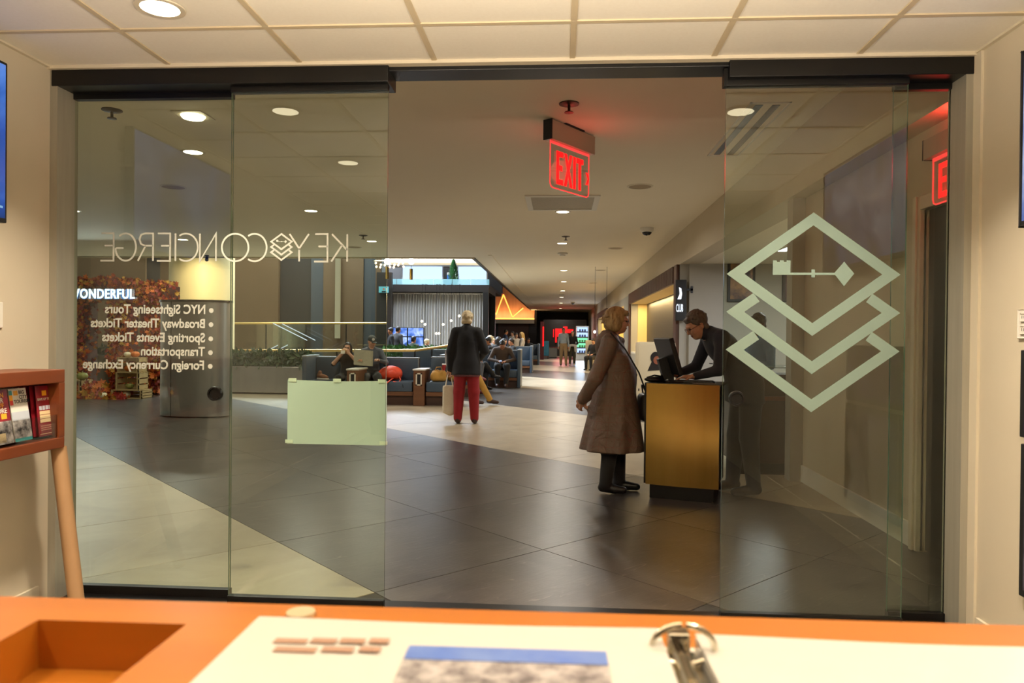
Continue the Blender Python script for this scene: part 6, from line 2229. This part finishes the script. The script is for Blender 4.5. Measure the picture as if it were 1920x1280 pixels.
# clerk leaning over the podium
cp = at(1412, 930, Z=0)
def suit_extra(F, j, s):
    F.bell((0, -.02 * s, 1.10 * s), (.175 * s, .13 * s), (0, .02 * s, .80 * s), (.195 * s, .165 * s), 1, .03, .02, 6)
    for q in (-1, 1):
        F.cone(j['neck'] + V3(q * .05, -.03, -.01) * s, j['chest'] + V3(q * .03, -.13, .03) * s, .020 * s, .014 * s, 1, .01)
    F.cone(j['neck'] + V3(0, -.03, .0) * s, j['neck'] + V3(0, -.05, .03) * s, .062 * s, .06 * s, 1, .01)
r, j, R, s = person('clerk in a navy suit and glasses leaning over the podium', (cp.x - .07, cp.y + .12, 0), -math.pi / 2 + .12, h=1.78, top=NAVY_CLOTH, bottom=NAVY_CLOTH, shoe=SHOE_BLACK, skin=SKIN, hair=HAIR_GREY, hair_style='short', vox=.0085,
                    over=dict(pelvis=(0, .04, .97), waist=(0, -.05, 1.10), chest=(0, -.18, 1.27), neck=(0, -.315, 1.405), head=(0, -.415, 1.47), shL=(.175, -.25, 1.36), shR=(-.175, -.25, 1.36),
                              elL=(.25, -.30, 1.09), wrL=(.19, -.48, 1.035), elR=(-.25, -.34, 1.10), wrR=(-.14, -.55, 1.035), anL=(.12, .06, .09), anR=(-.12, -.04, .09), knL=(.11, .02, .5), hipL=(.09, .04, .92), hipR=(-.09, .04, .92)),
                    head=(.05, .55, 0), extra=suit_extra, curl=.35, build=1.06, hdL=(-.2, -1, -.05), hdR=(.2, -1, -.05), jaw=1.08)
glasses(r, j, R, s, mat('spectacle_brown', (90, 50, 34), .3))
MB().box((.085, -.335, 1.155), (.155, -.325, 1.165), M=RX(.0)).build('pocket_square', mat('pocket_grey', (120, 124, 132), .6), r)

# assistant in a light blue shirt behind the dark counter
person('assistant in a light blue shirt behind the dark wooden counter', (2.27, 8.52, 0), -math.pi / 2 + .5, h=1.66, top=BLUE_CLOTH, bottom=BLACK_CLOTH, shoe=SHOE_BLACK, skin=SKIN_DARK, hair=HAIR_DARK, vox=.011, head=(.1, .15, 0), curl=.5,
       over=dict(elL=(.25, -.05, 1.14), wrL=(.16, -.2, 1.16), elR=(-.25, -.05, 1.14), wrR=(-.12, -.2, 1.16)))

# man in red trousers seen from behind
rp = at(874, 794, Z=0)
def blazer(F, j, s):
    F.bell((0, .0, 1.25 * s), (.165 * s, .11 * s), (0, .005, .775 * s), (.222 * s, .172 * s), 1, .06, .02, 6)
    F.bell((0, .0, .80 * s), (.205 * s, .155 * s), (0, .0, .745 * s), (.207 * s, .157 * s), 6, .0)
    F.cone(j['neck'] + V3(0, .015, -.03) * s, j['neck'] + V3(0, .015, .02) * s, .072 * s, .064 * s, 1, .01)
    for q, sd in (('L', 1), ('R', -1)):
        F.cone(j['sh' + q], j['el' + q], .076 * s, .064 * s, 1, .03)
        F.cone(j['el' + q], j['wr' + q], .062 * s, .05 * s, 1, .02)
r, j, R, s = person('white-haired man in a black blazer and red trousers, seen from behind', (rp.x, rp.y, 0), math.pi, h=1.76, top=BLACK_CLOTH, bottom=RED_CLOTH, shoe=SHOE_BROWN, skin=SKIN, hair=HAIR_WHITE, hair_style='tousled', vox=.0105,
                    over=dict(elL=(.255, .02, 1.13), wrL=(.265, -.02, .86), elR=(-.285, -.02, 1.14), wrR=(-.19, -.20, 1.02), anL=(.13, .02, .09), anR=(-.13, .0, .09), knL=(.115, 0, .5), knR=(-.115, 0, .5)), extra=blazer, build=1.06, loose=1.1, curl=1.1, head=(0, .1, 0))
r.children[0].data.materials.append(PLAID_SHIRT)
wl_ = V3(.265, -.02, .80) * s
tb = thing('tote_bag', 'cream canvas tote bag held by the man in red trousers', 'tote bag', (rp.x - wl_[0] - .01, rp.y - wl_[1] + .0, .12), .35)
CANVAS = mat('canvas', (232, 222, 198), .85, noise=(30, .35), color2=(220, 208, 182), bump=(120, .1))
F = Fig().box((0, 0, .26), (.105, .035, .22), 0, 0, rnd=.03).ell((.02, 0, .08), (.09, .055, .08), 0, .03)
link('bag_body', F.mesh('bag_body', [CANVAS], .010), tb)
for yy in (-.025, .025):
    MB().tube([(-.06, yy, .46), (-.035, yy * .6, .60), (0, 0, .71), (.035, yy * .6, .60), (.06, yy, .46)], .011, 7, flat=.4).build('handle', CANVAS, tb, True)

# couple on the long bench
YS = BY + .30
lx = at(652, 680, Y=YS).x
r, j, R, s = person('woman with glasses in a black shirt eating on the long bench', (lx, YS, .03), .1, J=SIT, h=1.62, top=BLACK_CLOTH, bottom=BLACK_CLOTH, shoe=SHOE_BLACK, skin=SKIN, hair=HAIR_DARK, hair_style='long', vox=.0115, sleeve=.3, curl=.9,
                    over=dict(head=(0, -.03, 1.17), neck=(0, .03, 1.03), elL=(.27, -.16, .84), wrL=(.09, -.22, 1.03), elR=(-.29, -.12, .82), wrR=(-.08, -.22, 1.05), shL=(.172, .04, .98), shR=(-.172, .04, .98)), hdL=(-.5, -.2, .8), hdR=(.4, -.2, .8), palm=(0, 1, 0))
glasses(r, j, R, s, BLACK_FRAME)
t = thing('sandwich', 'wrapped sandwich held up by the woman on the bench', 'food', (lx + .0, YS - .27, 1.06), .3)
F = Fig().box((0, 0, 0), (.055, .025, .035), 0, 0, rnd=.02)
link('bread', F.mesh('bread', [mat('bread', (190, 140, 90), .7)], .008), t)
MB().box((-.06, -.03, -.06), (.02, .03, .01), bev=.008).build('wrapper', PAPER, t)
mx = at(697, 680, Y=YS).x
r, j, R, s = person('man in a grey sweater and cap reading a newspaper on the bench', (mx, YS, .03), .25, J=SIT, h=1.74, top=cloth('grey_sweater', (92, 94, 104)), bottom=cloth('grey_trousers', (70, 68, 66)), shoe=SHOE_BROWN, skin=SKIN, hair=mat('cap_grey', (74, 76, 74), .8), hair_style='cap', vox=.0115,
                    over=dict(elL=(.29, -.10, .80), wrL=(.13, -.33, .86), elR=(-.27, -.12, .80), wrR=(-.22, -.34, .84)), head=(.45, .3, 0), curl=.8, hdL=(-.3, -.9, .2), hdR=(0, -.9, .3))
cpos = j['head'] + R @ V3(-.02, -.088, .075) * s
MB().lathe([(0, -.012), (.026, -.012), (.028, 0)], tuple(cpos), 16, axis='Y').build('cap_badge', mat('badge_white', (220, 212, 204), .5), r)
t = thing('newspaper', 'open newspaper held by the man in the cap', 'newspaper', (mx - .05, YS - .44, .80), .15)
NEWS = mat('newsprint', (186, 176, 150), .8, noise=(40, .2), color2=(150, 142, 122), stretch=(1, 1, 6))
MB().grid(lambda u, v: (-.19 + .36 * u, -.03 * math.sin(u * math.pi) + .05 * v, .30 * v - .03 * u), 8, 4).build('front_sheet', NEWS, t, True)
MB().grid(lambda u, v: (-.18 + .36 * u, .012 - .03 * math.sin(u * math.pi) + .05 * v, .30 * v - .02 * u - .01), 8, 4).build('back_sheet', NEWS, t, True)
# sneaker on the bench
sp = at(604, 706, Y=YS - .1)
t = thing('sneaker', 'brown and white sneaker lying on the long bench', 'shoe', (sp.x, YS - .1, .475), -.5)
F = Fig().cone((-.08, 0, .075), (.04, 0, .06), .05, .045, 0, .02).cone((.04, 0, .06), (.13, 0, .05), .045, .036, 0, .02).cone((-.08, 0, .09), (-.06, 0, .14), .045, .042, 0, .02)
link('upper', F.mesh('upper', [mat('shoe_tan', (128, 78, 46), .6)], .01), t)
F = Fig().cone((-.085, 0, .02), (.135, 0, .02), .05, .042, 0, .0).box((0, 0, -.05), (.3, .2, .05), op=-1).box((0, 0, .095), (.3, .2, .06), op=-1)
link('sole', F.mesh('sole', [WHITE_TRIM], .008), t)
MB().tube([(-.02, -.03, .105), (.02, .03, .105), (.03, -.03, .10), (.06, .03, .09)], .005, 6).build('laces', WHITE_TRIM, t, True)
# orange backpack
bpx = at(733, 705, Y=YS - .02)
t = thing('backpack', 'bright orange backpack lying on the bench', 'backpack', (bpx.x, YS - .02, .47), .2)
ORG = mat('orange_nylon', (226, 76, 36), .5, noise=(8, .35), color2=(200, 58, 26), bump=(12, .5))
F = Fig().ell((0, 0, .15), (.23, .17, .15), 0, .04).ell((-.13, -.02, .11), (.14, .13, .11), 0, .04).ell((.12, -.08, .12), (.11, .10, .10), 0, .03)
link('pack_body', F.mesh('pack_body', [ORG], .012), t)
F = Fig().ell((.02, -.13, .13), (.12, .06, .09), 0, .03)
link('front_pocket', F.mesh('front_pocket', [ORG], .012), t)
MB().tube([(.05, -.17, .06), (-.02, -.26, .01), (-.10, -.34, -.05), (-.16, -.37, -.10)], .018, 8, flat=.5).tube([(.15, -.12, .12), (.20, -.22, .03), (.16, -.30, -.02), (.05, -.28, .0)], .014, 8, flat=.5).build('strap', ORG, t, True)
MB().tube([(.20, -.24, .03), (.235, -.33, -.06), (.25, -.36, -.12)], .007, 6).build('cord', SHOE_BLACK, t, True)
# man in the grey shirt on the corner bench, facing along the corridor
gx_ = at(838, 690, Y=14.75).x
r, j, R, s = person('dark-haired man in a grey shirt and mustard trousers on the corner bench', (gx_ + .16, 14.60, .03), math.pi / 2 - .3, J=SIT, h=1.72, top=GREY_CLOTH, bottom=MUSTARD, shoe=SHOE_BROWN, skin=SKIN_TAN, hair=HAIR_DARK, vox=.0115,
       over=dict(wrR=(-.16, -.26, .80), elR=(-.25, .02, .77), anL=(.16, -.74, .09), knL=(.13, -.48, .53), anR=(-.05, -.5, .09)), head=(-.1, .08, 0), curl=.9)
t = thing('paper_cup', 'red paper cup with white lid held by the man in grey', 'cup', (gx_ + .02, 14.24, .70))
MB().lathe([(.028, 0), (.040, .11)], n=18).build('cup_body', mat('cup_red', (150, 30, 34), .5), t, True)
MB().lathe([(.043, .11), (.043, .118), (.036, .13), (0, .13)], n=18).build('lid', WHITE_TRIM, t, True)
yb_ = at(826, 704, Y=BY + .2)
t = thing('yellow_bag', 'mustard yellow cloth bag on the corner bench', 'bag', (yb_.x - .03, BY + .18, .472), .2)
F = Fig().box((0, 0, .10), (.15, .09, .10), 0, .0, rnd=.06).ell((-.08, -.03, .10), (.09, .08, .09), 0, .03).ell((.06, -.02, .17), (.08, .07, .06), 0, .03).cone((-.1, 0, .19), (-.02, 0, .22), .03, .02, 0, .02)
link('bag_body', F.mesh('bag_body', [cloth('mustard_bag', (202, 152, 66), None, .7, 8, .4)], .011), t)
MB().tube([(-.08, 0, .2), (-.05, -.03, .28), (.04, -.03, .29), (.08, 0, .2)], .01, 7).build('handle', MATS['mustard_bag'], t, True)
# cross-legged pair on the side bench
sb = bench('blue side bench with the cross-legged pair, facing the corridor', 0, 2.8, 0, n=3, z_back=.95)
sb.location = (-1.98, 16.4, 0)
sb.rotation_euler = (0, 0, math.pi / 2)
person('person in dark jeans with crossed legs on the side bench', (-2.30, 17.2, .03), math.pi / 2 - .35, J=SIT, h=1.76, top=GREY_CLOTH, bottom=JEANS, shoe=mat('shoe_maroon', (110, 44, 40), .6), skin=SKIN, hair=HAIR_DARK, vox=.013,
       over=dict(knL=(.05, -.46, .66), anL=(-.22, -.58, .42), hipL=(.09, -.02, .56)), toes={'L': (-.4, -.9, -.1)}, head=(0, .3, 0))
person('person in black trousers reaching a foot out on the side bench', (-2.30, 18.3, .03), math.pi / 2 - .3, J=SIT, h=1.74, top=BLACK_CLOTH, bottom=BLACK_CLOTH, shoe=SHOE_BLACK, skin=SKIN_TAN, hair=HAIR_DARK, vox=.014,
       over=dict(knR=(-.05, -.48, .64), anR=(.20, -.60, .38), hipR=(-.09, -.02, .56)), toes={'R': (.4, -.9, 0)}, head=(0, .3, 0))
# man with a phone in the first booth
bx_ = at(941, 690, Y=19.8).x
r, j, R, s = person('man in a brown sweater looking down at his phone in the booth', (bx_, 19.85, .03), .08, J=SIT, h=1.80, top=BROWN_CLOTH, bottom=BLACK_CLOTH, shoe=SHOE_BROWN, skin=SKIN_TAN, hair=HAIR_DARK, vox=.014, build=1.12,
                    over=dict(neck=(0, -.06, 1.0), chest=(0, -.01, .86), head=(0, -.15, 1.09), shL=(.19, -.04, .95), shR=(-.19, -.04, .95), elL=(.33, -.13, .70), elR=(-.33, -.13, .70), wrL=(.09, -.36, .66), wrR=(-.09, -.36, .66), anL=(.10, -.52, .09), knL=(.13, -.46, .53)), head=(0, .7, 0), curl=.9)
t = thing('phone', 'black phone held by the man in the brown sweater', 'phone', (bx_, 19.38, .72), .1)
MB().box((-.035, -.05, -.006), (.035, .05, .004), bev=.003, M=RX(.4)).build('case', PHONE, t)
MB().box((-.03, -.045, .0042), (.03, .045, .005), M=RX(.4)).build('screen', emat('phone_glow', (200, 220, 255), .6), t)

# guests in the lounge
CROWD = [
    (914, 648, 21.3, 'S', -1.3, BLACK_CLOTH, JEANS, SKIN_TAN, HAIR_DARK, 'short', 'dark-haired guest in a black jacket turned sideways in the lounge'),
    (925, 642, 26.6, 'S', .6, WHITE_CLOTH, KHAKI, SKIN, HAIR_WHITE, 'short', 'white-haired guest in a white top in the lounge'),
    (920, 636, 24.6, 'S', 2.4, GREY_CLOTH, JEANS, SKIN, HAIR_WHITE, 'bob', 'grey-bobbed guest in a grey top deep in the lounge'),
    (935, 650, 22.6, 'S', 2.9, BLACK_CLOTH, BLACK_CLOTH, SKIN, HAIR_DARK, 'bob', 'guest in black with dark bobbed hair, back turned'),
    (946, 644, 25.5, 'S', 1.2, NAVY_CLOTH, JEANS, SKIN, HAIR_DARK, 'short', 'guest in a navy jacket facing the corridor in the lounge'),
    (958, 641, 23.9, 'S', -1.1, BLACK_CLOTH, JEANS, SKIN_TAN, HAIR_DARK, 'short', 'guest in black bending over a snack in the lounge'),
    (948, 622, 33.0, 'U', 1.9, DENIM, KHAKI, SKIN_TAN, HAIR_DARK, 'short', 'guest in a denim shirt standing in the lounge'),
    (961, 625, 34.0, 'U', -.6, WHITE_CLOTH, JEANS, SKIN, HAIR_DARK, 'short', 'dark-haired guest in white standing in the lounge'),
    (968, 629, 33.0, 'S', .4, WHITE_CLOTH, JEANS, SKIN, HAIR_GREY, 'short', 'grey-haired guest in white seated beyond the booths'),
    (977, 628, 31.5, 'S', -1.5, WHITE_CLOTH, WHITE_CLOTH, SKIN, HAIR_YELLOW, 'long', 'long-haired blonde guest in white in the lounge'),
    (991, 643, 35.8, 'S', .1, BLACK_CLOTH, BLACK_CLOTH, SKIN_TAN, HAIR_DARK, 'short', 'guest in black holding up a phone in the third booth'),
    (746, 618, 23.9, 'U', 2.6, cloth('shadow_grey', (62, 62, 64)), BLACK_CLOTH, SKIN_TAN, HAIR_DARK, 'short', 'guest in grey standing before the lit display'),
    (733, 620, 23.4, 'U', -1.2, BLACK_CLOTH, BLACK_CLOTH, SKIN_TAN, HAIR_DARK, 'short', 'guest in black standing beside the lit display'),
    (776, 643, 24.2, 'S', 2.8, cloth('shadow_green', (58, 64, 56)), BLACK_CLOTH, SKIN_TAN, HAIR_DARK, 'short', 'guest in dark green seated below the lit display'),
    (801, 642, 24.8, 'S', 2.2, cloth('shadow_olive', (70, 72, 64)), BLACK_CLOTH, SKIN, HAIR_WHITE, 'short', 'white-haired guest in olive seated below the curtains'),
]
for u, v, Y, kind, rz, tp, bt, sk, hr, hs, lb in CROWD:
    hp = at(u, v, Y=Y)
    seat = kind == 'S'
    hgt = 1.70 + .06 * ((u * 7) % 3 - 1)
    z0 = 0
    if seat:
        z0 = max(0, min(.25, hp.z - 1.225 * hgt / 1.75))
    person(lb, (hp.x, Y, z0), rz, J=SIT if seat else STAND, h=hgt if seat else max(1.6, min(1.85, (hp.z + .1))), top=tp, bottom=bt, shoe=SHOE_BLACK, skin=sk, hair=hr, hair_style=hs, vox=.022, head=(0, .15, 0), curl=.6, group=None)
    if seat and not (u == 991):
        t = thing('lounge_stool', 'dark round stool seating the ' + lb.replace(' in the lounge', ''), 'stool', (hp.x, Y, 0))
        MB().lathe([(.20, 0), (.21, .02), (.05, .04), (.05, .34)], n=18).build('base', BLACK_METAL, t, True)
        MB().lathe([(.05, .34), (.22, .34), (.24, .38), (.22, .43), (0, .43)], n=18).build('cushion', LEATHER, t, True)
        if z0 > 0:
            t.scale = (1, 1, (.43 + z0) / .43)
# couple walking up the corridor
p = at(1056, 686, Z=0)
person('man in a pale shirt and khaki trousers walking up the corridor', (p.x, p.y, 0), .05, h=1.80, top=PALE_BLUE, bottom=KHAKI, shoe=SHOE_BROWN, skin=SKIN_TAN, hair=HAIR_DARK, vox=.02, over=dict(anL=(.12, -.12, .10), knL=(.11, -.12, .5), anR=(-.11, .1, .10)))
p2 = at(1073, 685.5, Z=0)
person('woman in black with olive trousers carrying a white jacket', (p2.x, p2.y, 0), -.05, h=1.66, top=BLACK_CLOTH, bottom=OLIVE, shoe=mat('shoe_pale', (200, 190, 176), .6), skin=SKIN, hair=HAIR_DARK, hair_style='long', vox=.02,
       over=dict(elL=(.26, -.05, 1.12), wrL=(.06, -.22, 1.06), elR=(-.26, -.05, 1.12), wrR=(-.06, -.22, 1.06), anR=(-.12, -.1, .1), knR=(-.11, -.1, .5), anL=(.1, .1, .1)))
t = thing('folded_jacket', 'white jacket carried over the arms of the woman in black', 'jacket', (p2.x, p2.y - .26, .62))
F = Fig().ell((0, 0, .36), (.20, .06, .06), 0, .04).cone((-.14, -.02, .34), (-.17, -.02, .12), .05, .06, 0, .03).cone((.12, -.02, .34), (.15, -.02, .08), .05, .06, 0, .03)
link('jacket_cloth', F.mesh('jacket_cloth', [WHITE_CLOTH], .018), t)
# person in black resting against the cream block on the other side of the corridor
yk = 30.0
xk = at(1108, 660, Y=yk).x
t = thing('seat_block', 'cream block bench with tall back by the corridor wall', 'bench', (xk + .22, yk, 0))
MB().box((-.42, .0, 0), (.42, .6, .45), bev=.03).build('seat', CREAMY, t, True)
MB().box((-.42, .55, 0), (.42, .75, 1.25), bev=.03).build('back', CREAMY, t, True)
person('person in black seated on the cream block bench', (xk + .1, yk + .28, .02), -.5, J=SIT, h=1.7, top=BLACK_CLOTH, bottom=BLACK_CLOTH, shoe=SHOE_BLACK, skin=SKIN, hair=HAIR_DARK, vox=.022, head=(0, .4, 0))
